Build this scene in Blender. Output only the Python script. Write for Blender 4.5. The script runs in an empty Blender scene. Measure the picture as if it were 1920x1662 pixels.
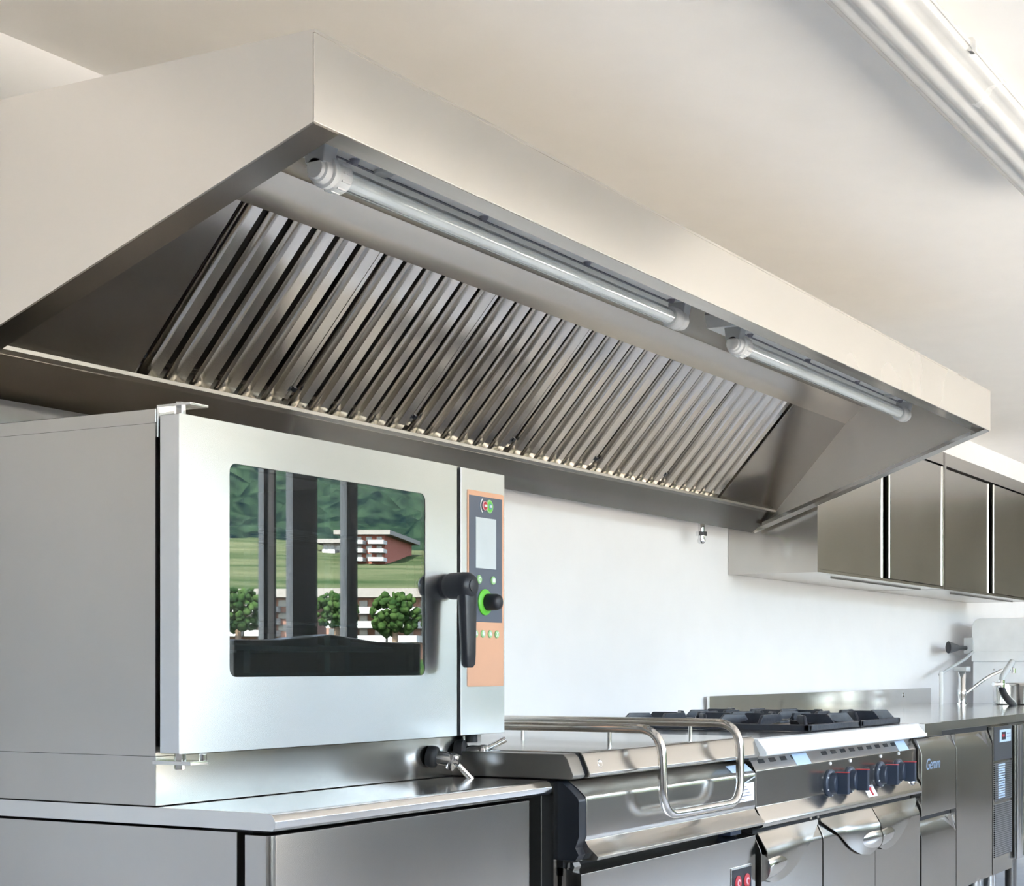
import bpy, bmesh, math, random
from mathutils import Vector, Matrix, noise

# ------------------------------------------------------------------ camera, world, sun, exposure
sc = bpy.context.scene
col = sc.collection
THETA = math.atan2(1420.0, 2943.0)          # angle between the view axis and the room's long axis
CAM_Z = 1.12
cam_data = bpy.data.cameras.new('camera')
cam = bpy.data.objects.new('camera', cam_data)
col.objects.link(cam)
cam.location = (0, 0, CAM_Z)
cam.rotation_euler = (math.pi / 2, 0, THETA - math.pi / 2)
cam_data.sensor_width = 36.0
cam_data.sensor_fit = 'HORIZONTAL'
cam_data.lens = 2943.0 / 1920.0 * 36.0
cam_data.shift_x = (960 - 1400) / 1920.0
cam_data.shift_y = (1250 - 831) / 1920.0
cam_data.clip_end = 2000
sc.camera = cam

world = bpy.data.worlds.new('sky')
sc.world = world
world.use_nodes = True
wn = world.node_tree.nodes
wl = world.node_tree.links
wn.clear()
wo = wn.new('ShaderNodeOutputWorld')
bg = wn.new('ShaderNodeBackground')
sky = wn.new('ShaderNodeTexSky')
sky.sky_type = 'NISHITA'
sky.sun_disc = False
sky.sun_elevation = math.radians(52)
sky.sun_rotation = math.radians(300)
sky.air_density = 1.0
sky.dust_density = 1.5
hsv = wn.new('ShaderNodeHueSaturation')
hsv.inputs['Saturation'].default_value = 0.72
wl.new(sky.outputs[0], hsv.inputs['Color'])
wl.new(hsv.outputs[0], bg.inputs[0])
bg.inputs[1].default_value = 0.62
wl.new(bg.outputs[0], wo.inputs[0])

sun_d = bpy.data.lights.new('sun', 'SUN')
sun_d.energy = 10.0
sun_d.angle = math.radians(0.6)
sun_d.color = (1.0, 0.93, 0.82)
sun = bpy.data.objects.new('sun', sun_d)
col.objects.link(sun)
sun.rotation_euler = Vector((0.72, -0.22, -0.80)).to_track_quat('-Z', 'Y').to_euler()

sc.view_settings.view_transform = 'Standard'
sc.view_settings.look = 'None'
sc.view_settings.gamma = 1.0
sc.view_settings.use_curve_mapping = False
sc.view_settings.exposure = 2.28
sc.cycles.use_denoising = True
sc.cycles.max_bounces = 14
sc.cycles.diffuse_bounces = 8
sc.cycles.glossy_bounces = 8
sc.cycles.transparent_max_bounces = 12
sc.cycles.sample_clamp_indirect = 3.0
sc.cycles.use_adaptive_sampling = False
sc.cycles.caustics_reflective = True

# ------------------------------------------------------------------ materials
def mat(name, color, rough=0.5, metal=0.0, aniso=0.0, var=0.06, scale=(6, 6, 6), rvar=0.06, emit=None, spec=0.5, coat=0.0, bump=0.0, color2=None):
    m = bpy.data.materials.new(name)
    m.use_nodes = True
    n, l = m.node_tree.nodes, m.node_tree.links
    b = n['Principled BSDF']
    tc = n.new('ShaderNodeTexCoord')
    mp = n.new('ShaderNodeMapping')
    mp.inputs['Scale'].default_value = scale
    nz = n.new('ShaderNodeTexNoise')
    nz.inputs['Scale'].default_value = 1.0
    nz.inputs['Detail'].default_value = 4.0
    l.new(tc.outputs['Object'], mp.inputs[0])
    l.new(mp.outputs[0], nz.inputs['Vector'])
    cr = n.new('ShaderNodeValToRGB')
    c = Vector(color[:3])
    lo, hi = c * (1 - var), c * (1 + var)
    if color2 is not None:
        lo, hi = c, Vector(color2[:3])
    cr.color_ramp.elements[0].position = 0.3
    cr.color_ramp.elements[1].position = 0.7
    cr.color_ramp.elements[0].color = (*[max(0, min(1, v)) for v in lo], 1)
    cr.color_ramp.elements[1].color = (*[max(0, min(1, v)) for v in hi], 1)
    l.new(nz.outputs['Fac'], cr.inputs[0])
    l.new(cr.outputs[0], b.inputs['Base Color'])
    mr = n.new('ShaderNodeMapRange')
    mr.inputs['To Min'].default_value = max(0.0, rough - rvar)
    mr.inputs['To Max'].default_value = min(1.0, rough + rvar)
    l.new(nz.outputs['Fac'], mr.inputs['Value'])
    l.new(mr.outputs[0], b.inputs['Roughness'])
    b.inputs['Metallic'].default_value = metal
    b.inputs['Specular IOR Level'].default_value = spec
    b.inputs['Coat Weight'].default_value = coat
    if aniso > 0:
        tg = n.new('ShaderNodeTangent')
        tg.direction_type = 'RADIAL'
        tg.axis = 'Z'
        l.new(tg.outputs[0], b.inputs['Tangent'])
        b.inputs['Anisotropic'].default_value = aniso
        b.inputs['Anisotropic Rotation'].default_value = 0.25
    if bump > 0:
        bp = n.new('ShaderNodeBump')
        bp.inputs['Strength'].default_value = bump
        bp.inputs['Distance'].default_value = 0.01
        l.new(nz.outputs['Fac'], bp.inputs['Height'])
        l.new(bp.outputs[0], b.inputs['Normal'])
    if emit:
        b.inputs['Emission Color'].default_value = (*emit[:3], 1)
        b.inputs['Emission Strength'].default_value = emit[3]
    return m

def glass_mat(name, tint, refl, rough=0.0):
    """thin pane: part of the light passes straight through, part is mirrored"""
    m = bpy.data.materials.new(name)
    m.use_nodes = True
    n, l = m.node_tree.nodes, m.node_tree.links
    n.clear()
    out = n.new('ShaderNodeOutputMaterial')
    tr = n.new('ShaderNodeBsdfTransparent')
    gl = n.new('ShaderNodeBsdfGlossy')
    mx = n.new('ShaderNodeMixShader')
    lw = n.new('ShaderNodeLayerWeight')
    lw.inputs['Blend'].default_value = 0.5
    pw = n.new('ShaderNodeMath')
    pw.operation = 'POWER'
    pw.inputs[1].default_value = 5.0
    mr = n.new('ShaderNodeMapRange')
    mr.inputs['To Min'].default_value = refl
    mr.inputs['To Max'].default_value = 1.0
    tr.inputs[0].default_value = (*tint, 1)
    gl.inputs[0].default_value = (0.95, 0.97, 0.97, 1)
    gl.inputs['Roughness'].default_value = rough
    l.new(lw.outputs['Facing'], pw.inputs[0])
    l.new(pw.outputs[0], mr.inputs['Value'])
    l.new(mr.outputs[0], mx.inputs[0])
    l.new(tr.outputs[0], mx.inputs[1])
    l.new(gl.outputs[0], mx.inputs[2])
    l.new(mx.outputs[0], out.inputs[0])
    return m

def perf_mat(name, base, hole, sx, sz):
    """perforated sheet: a grid of round holes"""
    m = mat(name, base, 0.3, 0.9)
    n, l = m.node_tree.nodes, m.node_tree.links
    b = n['Principled BSDF']
    tc = n.new('ShaderNodeTexCoord')
    mp = n.new('ShaderNodeMapping')
    mp.inputs['Scale'].default_value = (sx, 0.0, sz)
    vo = n.new('ShaderNodeTexVoronoi')
    vo.inputs['Randomness'].default_value = 0.0
    vo.inputs['Scale'].default_value = 1.0
    lt = n.new('ShaderNodeMath')
    lt.operation = 'LESS_THAN'
    lt.inputs[1].default_value = 0.33
    mx = n.new('ShaderNodeMixRGB')
    mx.inputs[1].default_value = (*base, 1)
    mx.inputs[2].default_value = (*hole, 1)
    l.new(tc.outputs['Object'], mp.inputs[0])
    l.new(mp.outputs[0], vo.inputs['Vector'])
    l.new(vo.outputs['Distance'], lt.inputs[0])
    l.new(lt.outputs[0], mx.inputs[0])
    l.new(mx.outputs[0], b.inputs['Base Color'])
    return m

STEEL = mat('brushed_steel', (0.54, 0.52, 0.49), 0.19, 1.0, aniso=0.5, var=0.03, scale=(2, 2, 2), rvar=0.04)
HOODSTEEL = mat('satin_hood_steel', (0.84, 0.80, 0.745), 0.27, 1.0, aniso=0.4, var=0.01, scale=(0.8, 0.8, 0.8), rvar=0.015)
DOORSTEEL = mat('brushed_door_steel', (0.70, 0.712, 0.725), 0.27, 1.0, aniso=0.85, var=0.008, scale=(0.8, 0.8, 0.8), rvar=0.01)
SMOOTH = mat('smooth_steel', (0.74, 0.73, 0.71), 0.14, 1.0, var=0.03, rvar=0.03)
FILTER = mat('bright_filter_steel', (0.72, 0.69, 0.65), 0.13, 1.0, var=0.03, rvar=0.04)
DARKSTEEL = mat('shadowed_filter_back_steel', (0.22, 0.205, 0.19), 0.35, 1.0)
CHROME = mat('chrome', (0.78, 0.79, 0.80), 0.07, 1.0, var=0.02, rvar=0.02)
CAST = mat('black_enamelled_cast_iron', (0.022, 0.027, 0.040), 0.38, 0.0, var=0.2, scale=(40, 40, 40), bump=0.15)
BLACK = mat('black_plastic', (0.016, 0.018, 0.024), 0.35)
RUBBER = mat('black_rubber', (0.010, 0.010, 0.011), 0.6)
NAVY = mat('dark_navy_knob_plastic', (0.022, 0.032, 0.055), 0.35)
RED = mat('red_plastic', (0.45, 0.02, 0.03), 0.4)
PINK = mat('pink_symbol', (0.80, 0.45, 0.50), 0.5)
WHITEPL = mat('white_plastic', (0.75, 0.76, 0.76), 0.35)
GREYPL = mat('light_grey_plastic', (0.50, 0.52, 0.53), 0.4)
DIFF = mat('clear_ribbed_diffuser', (0.47, 0.47, 0.46), 0.25, coat=0.2)
WALL = mat('white_wall_paint', (0.80, 0.79, 0.797), 0.6, var=0.015)
CEIL = mat('cream_ceiling_paint', (0.835, 0.82, 0.795), 0.7, var=0.015)
ENDWALL = mat('olive_grey_wall_paint', (0.13, 0.125, 0.10), 0.6, var=0.05)
GREYWALL = mat('grey_window_wall_paint', (0.34, 0.34, 0.34), 0.6, var=0.03)
BENCH = mat('added_bench_blue_grey', (0.21, 0.235, 0.27), 0.5)
SATIN = mat('satin_end_steel', (0.90, 0.87, 0.83), 0.42, 1.0, var=0.03, scale=(1.5, 1.5, 1.5), rvar=0.04)
DARKIN = mat('dim_hood_inside_steel', (0.40, 0.375, 0.345), 0.18, 1.0, aniso=0.3, var=0.03, scale=(1.5, 1.5, 1.5), rvar=0.04)  # darker copy of the hood steel, dim reflections put into its colour
GROOVE = mat('dark_filter_groove', (0.05, 0.046, 0.042), 0.4, 0.8)  # near-black backing, the shade between the baffles put into its colour
DARKBOX = mat('dark_box_paint', (0.03, 0.035, 0.035), 0.5)
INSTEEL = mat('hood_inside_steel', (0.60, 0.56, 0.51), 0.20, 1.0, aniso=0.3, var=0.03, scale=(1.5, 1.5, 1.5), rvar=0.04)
FLOOR = mat('pale_blue_grey_floor', (0.53, 0.54, 0.555), 0.25, var=0.05, scale=(3, 3, 3))
COPPER = mat('copper_coloured_label', (0.66, 0.37, 0.24), 0.45, 0.25, var=0.06, scale=(3, 3, 3))
SLATE = mat('slate_grey_label', (0.085, 0.10, 0.135), 0.4)
SCREEN = mat('pale_display', (0.56, 0.60, 0.62), 0.15)
GREEN = mat('green_plastic', (0.13, 0.55, 0.04), 0.35)
PALEGREEN = mat('pale_green_print', (0.32, 0.56, 0.26), 0.45)
TEAL = mat('teal_print', (0.10, 0.33, 0.33), 0.45)
PAPER = mat('white_sticker_paper', (0.78, 0.79, 0.84), 0.5)
BLUEPAPER = mat('pale_blue_sticker_film', (0.46, 0.58, 0.74), 0.3)
BLUEINK = mat('pale_blue_print', (0.22, 0.30, 0.42), 0.4)
INK = mat('grey_ink', (0.25, 0.25, 0.30), 0.6)
DARKGAP = mat('dark_recess', (0.012, 0.011, 0.011), 0.6)
CAVITY = mat('dark_cavity_steel', (0.10, 0.10, 0.105), 0.35, 0.7)
OVENGLASS = glass_mat('coated_oven_glass', (0.62, 0.70, 0.72), 0.34)
TUBEGLASS = glass_mat('clear_tube_glass', (0.93, 0.96, 0.97), 0.16)
PANE = glass_mat('window_glass', (0.97, 0.98, 0.98), 0.04)
LAMPWHITE = mat('white_lamp_tube', (0.86, 0.87, 0.87), 0.3)
FRAME = mat('dark_grey_window_frame', (0.045, 0.047, 0.052), 0.4)
PERF = perf_mat('perforated_vent_steel', (0.42, 0.42, 0.43), (0.01, 0.01, 0.012), 110, 110)
NOSEWHITE = mat('plain_white_nosing', (0.78, 0.80, 0.83), 0.3, coat=0.3)  # plain even white for the range nosing, apart from the steel
DISH = mat('pale_dishwasher_panel', (0.86, 0.87, 0.88), 0.3)
TERRACE = mat('sunlit_beige_terrace', (0.72, 0.64, 0.53), 0.8, var=0.1)
TANKGLOSS = mat('dark_steel_side', (0.30, 0.29, 0.27), 0.3, 1.0)

# ------------------------------------------------------------------ mesh helper
class MB:
    def __init__(s):
        s.bm = bmesh.new()
    def box(s, x0, x1, y0, y1, z0, z1):
        r = bmesh.ops.create_cube(s.bm, size=1.0)
        for v in r['verts']:
            v.co = Vector(((x0 + x1) / 2 + v.co.x * (x1 - x0), (y0 + y1) / 2 + v.co.y * (y1 - y0), (z0 + z1) / 2 + v.co.z * (z1 - z0)))
        return s
    def poly(s, A, B):
        """solid between two matching outlines"""
        a = [s.bm.verts.new(p) for p in A]
        b = [s.bm.verts.new(p) for p in B]
        n = len(a)
        fs = [s.bm.faces.new(a), s.bm.faces.new(b[::-1])]
        for i in range(n):
            j = (i + 1) % n
            fs.append(s.bm.faces.new([a[j], a[i], b[i], b[j]]))
        bmesh.ops.recalc_face_normals(s.bm, faces=fs)
        return s
    def px(s, prof, x0, x1):      # profile of (y, z), extruded along x
        return s.poly([(x0, y, z) for y, z in prof], [(x1, y, z) for y, z in prof])
    def py(s, prof, y0, y1):      # profile of (x, z), extruded along y
        return s.poly([(x, y0, z) for x, z in prof], [(x, y1, z) for x, z in prof])
    def pz(s, prof, z0, z1):      # profile of (x, y), extruded along z
        return s.poly([(x, y, z0) for x, y in prof], [(x, y, z1) for x, y in prof])
    def sheet(s, line, t, x0, x1):
        """folded sheet: open line of (y, z) given thickness t, extruded along x"""
        P = [Vector((p[0], p[1])) for p in line]
        off = []
        for i, p in enumerate(P):
            d = Vector((0, 0))
            if i > 0:
                d += (P[i] - P[i - 1]).normalized()
            if i < len(P) - 1:
                d += (P[i + 1] - P[i]).normalized()
            d.normalize()
            off.append(p + Vector((-d.y, d.x)) * t)
        return s.px([tuple(p) for p in P] + [tuple(p) for p in reversed(off)], x0, x1)
    def cyl(s, p0, p1, r0, r1=None, n=24):
        r1 = r0 if r1 is None else r1
        p0, p1 = Vector(p0), Vector(p1)
        d = p1 - p0
        q = d.to_track_quat('Z', 'Y')
        A = [p0 + q @ Vector((math.cos(2 * math.pi * i / n) * r0, math.sin(2 * math.pi * i / n) * r0, 0)) for i in range(n)]
        B = [p1 + q @ Vector((math.cos(2 * math.pi * i / n) * r1, math.sin(2 * math.pi * i / n) * r1, 0)) for i in range(n)]
        return s.poly(A, B)
    def loft(s, rings):
        """closed skin over a list of rings with equal counts"""
        R = [[s.bm.verts.new(p) for p in r] for r in rings]
        n = len(R[0])
        fs = []
        for a, b in zip(R, R[1:]):
            for i in range(n):
                j = (i + 1) % n
                fs.append(s.bm.faces.new([a[i], a[j], b[j], b[i]]))
        fs.append(s.bm.faces.new(R[0][::-1]))
        fs.append(s.bm.faces.new(R[-1]))
        bmesh.ops.recalc_face_normals(s.bm, faces=fs)
        return s
    def tube(s, pts, r, bend=0.0, n=16):
        P = [Vector(p) for p in pts]
        path = [P[0]]
        for i in range(1, len(P) - 1):
            if bend <= 0:
                path.append(P[i])
                continue
            a, b = (P[i - 1] - P[i]), (P[i + 1] - P[i])
            k = min(bend, a.length * 0.49, b.length * 0.49)
            s0, s1 = P[i] + a.normalized() * k, P[i] + b.normalized() * k
            for t in range(9):
                t = t / 8
                path.append(s0 * (1 - t) ** 2 + P[i] * 2 * t * (1 - t) + s1 * t * t)
        path.append(P[-1])
        rr = r if callable(r) else (lambda t: r)
        rings = []
        up = None
        for i, p in enumerate(path):
            d = (path[min(i + 1, len(path) - 1)] - path[max(i - 1, 0)]).normalized()
            if up is None:
                up = Vector((0, 0, 1)) if abs(d.z) < 0.9 else Vector((0, 1, 0))
            u = d.cross(up).normalized()
            up = u.cross(d).normalized()
            R = rr(i / (len(path) - 1))
            rings.append([p + (u * math.cos(2 * math.pi * k / n) + up * math.sin(2 * math.pi * k / n)) * R for k in range(n)])
        return s.loft(rings)
    def lathe(s, base, axis, prof, n=32, sx=1.0):
        """turned solid: prof = [(distance along axis, radius)]"""
        base = Vector(base)
        q = Vector(axis).to_track_quat('Z', 'Y')
        rings = []
        for h, r in prof:
            r = max(r, 1e-5)
            ring = []
            for i in range(n):
                v = q @ Vector((math.cos(2 * math.pi * i / n) * r, math.sin(2 * math.pi * i / n) * r, h))
                v.x *= sx
                ring.append(base + v)
            rings.append(ring)
        return s.loft(rings)
    def build(s, name, m, parent=None, loc=None, bevel=0.0, seg=2, smooth=50):
        bm = s.bm
        if bevel > 0:
            es = [e for e in bm.edges if len(e.link_faces) == 2 and e.calc_face_angle(0) > math.radians(28)]
            bmesh.ops.bevel(bm, geom=es, offset=bevel, segments=seg, profile=0.5, affect='EDGES', clamp_overlap=True)
        origin = Vector(loc) if loc is not None else (world_loc(parent) if parent else Vector((0, 0, 0)))
        bmesh.ops.translate(bm, verts=bm.verts, vec=-origin)
        me = bpy.data.meshes.new(name)
        bm.to_mesh(me)
        bm.free()
        me.materials.append(m)
        for p in me.polygons:
            p.use_smooth = True
        me.set_sharp_from_angle(angle=math.radians(smooth))
        o = bpy.data.objects.new(name, me)
        col.objects.link(o)
        if parent:
            o.parent = parent
            o.location = origin - world_loc(parent)
        else:
            o.location = origin
        if bevel > 0:
            w = o.modifiers.new('weighted', 'WEIGHTED_NORMAL')
            w.keep_sharp = True
        return o

def world_loc(o):
    v = Vector((0, 0, 0))
    while o is not None:
        v += o.location
        o = o.parent
    return v

def tag(o, label, cat, group=None, kind=None):
    o['label'] = label
    o['category'] = cat
    if group:
        o['group'] = group
    if kind:
        o['kind'] = kind
    return o

def thing(name, label, cat, loc, group=None):
    o = bpy.data.objects.new(name, None)
    o.empty_display_size = 0.1
    col.objects.link(o)
    o.location = loc
    return tag(o, label, cat, group)

def struct(o):
    o['kind'] = 'structure'
    return o

def relabel(o, label):
    o['label'] = label
    return o

def disc(m, name, x, z, y, r, parent, h=0.003, sx=0.85):
    """flat round mark on a face that looks towards -y"""
    b = MB()
    b.lathe((x, y, z), (0, -1, 0), [(-0.001, r), (h * 0.6, r), (h, r * 0.92)], 32, sx)
    return b.build(name, m, parent)

def arc_band(x, z, y, r0, r1, a0, a1, n=20, sx=0.85):
    A = [(x + math.cos(a0 + (a1 - a0) * i / n) * r1 * sx, z + math.sin(a0 + (a1 - a0) * i / n) * r1) for i in range(n + 1)]
    B = [(x + math.cos(a1 + (a0 - a1) * i / n) * r0 * sx, z + math.sin(a1 + (a0 - a1) * i / n) * r0) for i in range(n + 1)]
    return A + B

# ------------------------------------------------------------------ room shell
YW, YF, XL, XR, ZC = 3.15, -1.6, -3.0, 13.0, 2.596
struct(MB().box(XL, XR, YF, YW, -0.1, 0).build('floor', FLOOR))
struct(MB().box(XL, XR, YF - 0.95, YW + 0.2, ZC, ZC + 0.2).build('ceiling', CEIL))  # slab runs past the window wall as an added eave, shading the terrace
struct(MB().box(XL, XR, YW, YW + 0.2, -0.1, ZC).build('wall_back', WALL))
struct(MB().box(XL - 0.2, XL, YF - 0.2, YW + 0.2, -0.1, ZC + 0.2).build('wall_left', WALL))
struct(MB().box(XR, XR + 0.2, YF - 0.2, YW + 0.2, -0.1, ZC + 0.2).build('wall_right', ENDWALL))
# window wall behind the camera: low sill, lintel, pillars and glazing
SILL, HEAD = 0.80, 2.50
w = MB()
w.box(XL, 5.75, YF - 0.06, YF, -0.1, SILL).box(6.83, XR, YF - 0.06, YF, -0.1, SILL).box(5.75, 6.83, YF - 0.06, YF, -0.1, 0.02)
w.box(XL, XR, YF - 0.06, YF, HEAD, ZC)
spans = [(0.6, 2.7), (2.9, 5.55), (5.75, 6.83), (6.87, 9.2), (9.5, 12.7)]
sills = [SILL, SILL, 0.02, SILL, SILL]          # the third opening is a glazed door
edges = [XL] + [v for s_ in spans for v in s_] + [XR]
for a, b in zip(edges[0::2], edges[1::2]):
    w.box(a, b, YF - 0.06, YF, SILL if b < 13 else SILL, HEAD)
struct(w.build('wall_front', GREYWALL))
struct(MB().box(5.98, 12.9, YF + 0.02, -1.0, -0.01, 0.74).build('added_bench', BENCH, bevel=0.01))  # unseen bench, added so the steel fronts mirror darker and bluer
struct(MB().py([(6.2, 0.73), (7.76, 0.73), (7.76, 1.26), (7.35, 1.265), (6.95, 1.30), (6.55, 1.265), (6.2, 1.26)], -1.40, -1.25).build('trim_2', DARKBOX, bevel=0.01))
muls = {2: [], 3: [(7.03, 7.24), (7.50, 7.60), (8.4, 8.48)]}
for i, (a, b) in enumerate(spans):
    f = MB()
    f.box(a, b, YF - 0.05, YF - 0.01, sills[i], sills[i] + 0.05).box(a, b, YF - 0.05, YF - 0.01, HEAD - 0.05, HEAD)
    f.box(a, a + 0.03, YF - 0.05, YF - 0.01, sills[i], HEAD).box(b - 0.03, b, YF - 0.05, YF - 0.01, sills[i], HEAD)
    for m0, m1 in muls.get(i, [((a + b) / 2 - 0.04, (a + b) / 2 + 0.04)]):
        f.box(m0, m1, YF - 0.055, YF - 0.005, sills[i], HEAD)
    fr = struct(f.build('window_%d' % (i + 1), FRAME))
    MB().box(a, b, YF - 0.033, YF - 0.027, sills[i], HEAD).build('pane', PANE, fr)

# ------------------------------------------------------------------ exhaust hood
HX0, HX1, HYF, HYB = 2.194, 6.30, 1.917, 3.0
HZT, HZF, HZB = 2.256, 2.096, 1.712
hood = thing('exhaust_hood', 'long stainless steel canopy hood with sloping sides hanging over the cooking line', 'extractor hood', ((HX0 + HX1) / 2, 2.5, HZB))
T = 0.004
MB().box(HX0, HX1, HYF, HYF + T, HZF, HZT).build('front_panel', HOODSTEEL, hood, bevel=0.0012)
side = [(HYF + T, HZT), (HYF + T, HZF), (HYB, HZB), (HYB, HZT)]
MB().px(side, HX0, HX0 + T).build('side_panel', HOODSTEEL, hood)
MB().px(side, HX1 - T, HX1).build('side_panel', SATIN, hood)
MB().box(HX0, HX1, HYF, YW - 0.002, HZT, HZT + 0.006).build('top_panel', HOODSTEEL, hood)
MB().box(HX0, HX1, HYB, YW - 0.002, HZB + 0.06, HZT).build('back_box', HOODSTEEL, hood)
# rim flange folded inwards under front and sides
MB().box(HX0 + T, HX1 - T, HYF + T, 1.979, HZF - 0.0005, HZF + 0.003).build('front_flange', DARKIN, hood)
slope = (HZB - HZF) / (HYB - HYF)
def zr(y):
    return HZF + (y - HYF) * slope
for xa, xb in ((HX0 + T, HX0 + 0.07), (HX1 - 0.07, HX1 - T)):
    MB().px([(1.922, zr(1.922)), (2.95, zr(2.95)), (2.95, zr(2.95) + 0.003), (1.922, zr(1.922) + 0.003)], xa, xb).build('side_flange', DARKIN, hood)
    if xa < 4:
        continue
    xi = xa
    MB().px([(1.979, zr(1.979)), (2.93, zr(2.93)), (2.93, zr(2.93) + 0.016), (1.979, zr(1.979) + 0.016)], xi - 0.0015, xi + 0.0015).build('flange_lip', SMOOTH, hood)
# interior skin: flat roof above the lamps, sloped upper panel, filter plane, gutter
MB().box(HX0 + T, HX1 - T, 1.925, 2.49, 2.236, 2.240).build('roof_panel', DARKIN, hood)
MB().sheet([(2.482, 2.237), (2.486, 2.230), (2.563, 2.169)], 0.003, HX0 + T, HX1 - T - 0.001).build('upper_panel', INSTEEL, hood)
FB, FT = Vector((2.885, 1.815)), Vector((2.563, 2.169))      # bottom and top of the filter plane (y, z)
FX0, FX1 = 2.69, 5.745
for a, b in ((HX0 + T, FX0), (FX1, HX1 - T)):
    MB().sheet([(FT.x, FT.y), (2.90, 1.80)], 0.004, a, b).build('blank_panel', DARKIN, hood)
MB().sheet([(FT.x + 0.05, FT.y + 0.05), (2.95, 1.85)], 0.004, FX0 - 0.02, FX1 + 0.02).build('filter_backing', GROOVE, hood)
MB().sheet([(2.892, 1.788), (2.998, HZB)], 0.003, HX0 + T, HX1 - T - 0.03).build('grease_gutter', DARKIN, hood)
MB().px([(2.893, 1.788), (2.880, 1.797), (2.880, 1.806), (2.895, 1.806), (2.97, 1.800), (2.97, 1.797), (2.898, 1.797)], HX0 + T, HX1 - T - 0.03).build('gutter_lip', STEEL, hood)
MB().box(HX0 + T, HX1 - T, 2.996, HYB, HZB + 0.005, 1.79).build('back_skirt', INSTEEL, hood)
dr = MB()
dr.cyl((5.90, 3.06, 1.655), (5.90, 3.06, 1.79), 0.014).cyl((5.90, 3.06, 1.672), (5.90, 3.06, 1.690), 0.024, n=6).lathe((5.90, 3.06, 1.66), (0, 0, -1), [(0, 0.016), (0.01, 0.018), (0.02, 0.012), (0.022, 0.002)], 16)
dr.build('drain_valve', CHROME, hood)

# grease filters, one panel each
def filter_panel(x0, x1, label):
    o = thing('grease_filter', label, 'grease filter', (x0, FB.x, FB.y), 'baffle filters in the hood')
    v = Vector((0, FT.x - FB.x, FT.y - FB.y))
    L = v.length
    v.normalize()
    n = Vector((0, -v.z, v.y)) if (-v.z) < 0 else Vector((0, v.z, -v.y))
    u = Vector((1, 0, 0))
    base = Vector((0, FB.x, FB.y)) - n * 0.022
    def P(x, t, h):
        return Vector((x, 0, 0)) + base + v * t + n * h
    def prof(m, pts, t0, t1):
        m.poly([P(x, t0, h) for x, h in pts], [P(x, t1, h) for x, h in pts])
    w = (x1 - x0)
    pitch = (w - 0.016) / 6.0
    # frame rails
    fr = MB()
    prof(fr, [(x0 + 0.001, -0.03), (x0 + 0.014, -0.03), (x0 + 0.014, 0.004), (x0 + 0.001, 0.004)], 0, L)
    prof(fr, [(x1 - 0.014, -0.03), (x1 - 0.001, -0.03), (x1 - 0.001, 0.004), (x1 - 0.014, 0.004)], 0, L)
    prof(fr, [(x0 + 0.002, -0.03), (x1 - 0.002, -0.03), (x1 - 0.002, -0.022), (x0 + 0.002, -0.022)], 0, 0.012)
    prof(fr, [(x0 + 0.002, -0.03), (x1 - 0.002, -0.03), (x1 - 0.002, -0.022), (x0 + 0.002, -0.022)], L - 0.012, L)
    fr.build('filter_frame', FILTER, o, bevel=0.0008)
    fb = MB()
    bb = MB()
    t = 0.0012
    for k in range(6):
        c = x0 + 0.008 + pitch * (k + 0.5) + 0.012
        a, bq = pitch * 0.19, pitch * 0.345
        h = 0.016
        out = [(c - bq, -0.006), (c - bq, 0.0), (c - a, h), (c + a, h), (c + bq, 0.0), (c + bq, -0.006)]
        if k == 5:
            out = [(min(x, x1 - 0.004), hh) for x, hh in out]
        inn = [(x + (t if x < c else -t), hh - (t if hh >= h else 0)) for x, hh in out]
        prof(fb, out + inn[::-1], -0.022, L - 0.002)
        g = x0 + 0.008 + pitch * k + 0.012
        prof(bb, [(g - pitch * 0.05, -0.026), (g - pitch * 0.02, -0.026), (g - pitch * 0.02, -0.018), (g - pitch * 0.05, -0.018)], -0.02, L - 0.004)
        prof(bb, [(g + pitch * 0.06, -0.026), (g + pitch * 0.085, -0.026), (g + pitch * 0.085, -0.016), (g + pitch * 0.06, -0.016)], -0.02, L - 0.004)
    fb.build('baffle', FILTER, o)
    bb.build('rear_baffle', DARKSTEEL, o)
    for xx in (x0 + 0.011, x1 - 0.011):
        cl = MB()
        prof(cl, [(xx - 0.006, 0.003), (xx + 0.006, 0.003), (xx + 0.006, 0.010), (xx - 0.006, 0.010)], 0.028, 0.040)
        cl.build('clip', BLACK, o)
    return o

names = ['first grease filter from the oven end of the hood, against the wide blank steel panel',
         'second grease filter from the oven end of the hood, between first and third',
         'third grease filter from the oven end of the hood, left of the hood middle',
         'fourth grease filter from the oven end of the hood, right of the hood middle',
         'fifth grease filter from the oven end of the hood, second from the cabinet end',
         'sixth and last grease filter, at the hood end beside the wall cabinets']
fw = (FX1 - FX0) / 6
for i in range(6):
    filter_panel(FX0 + fw * i, FX0 + fw * (i + 1), names[i])

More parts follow.
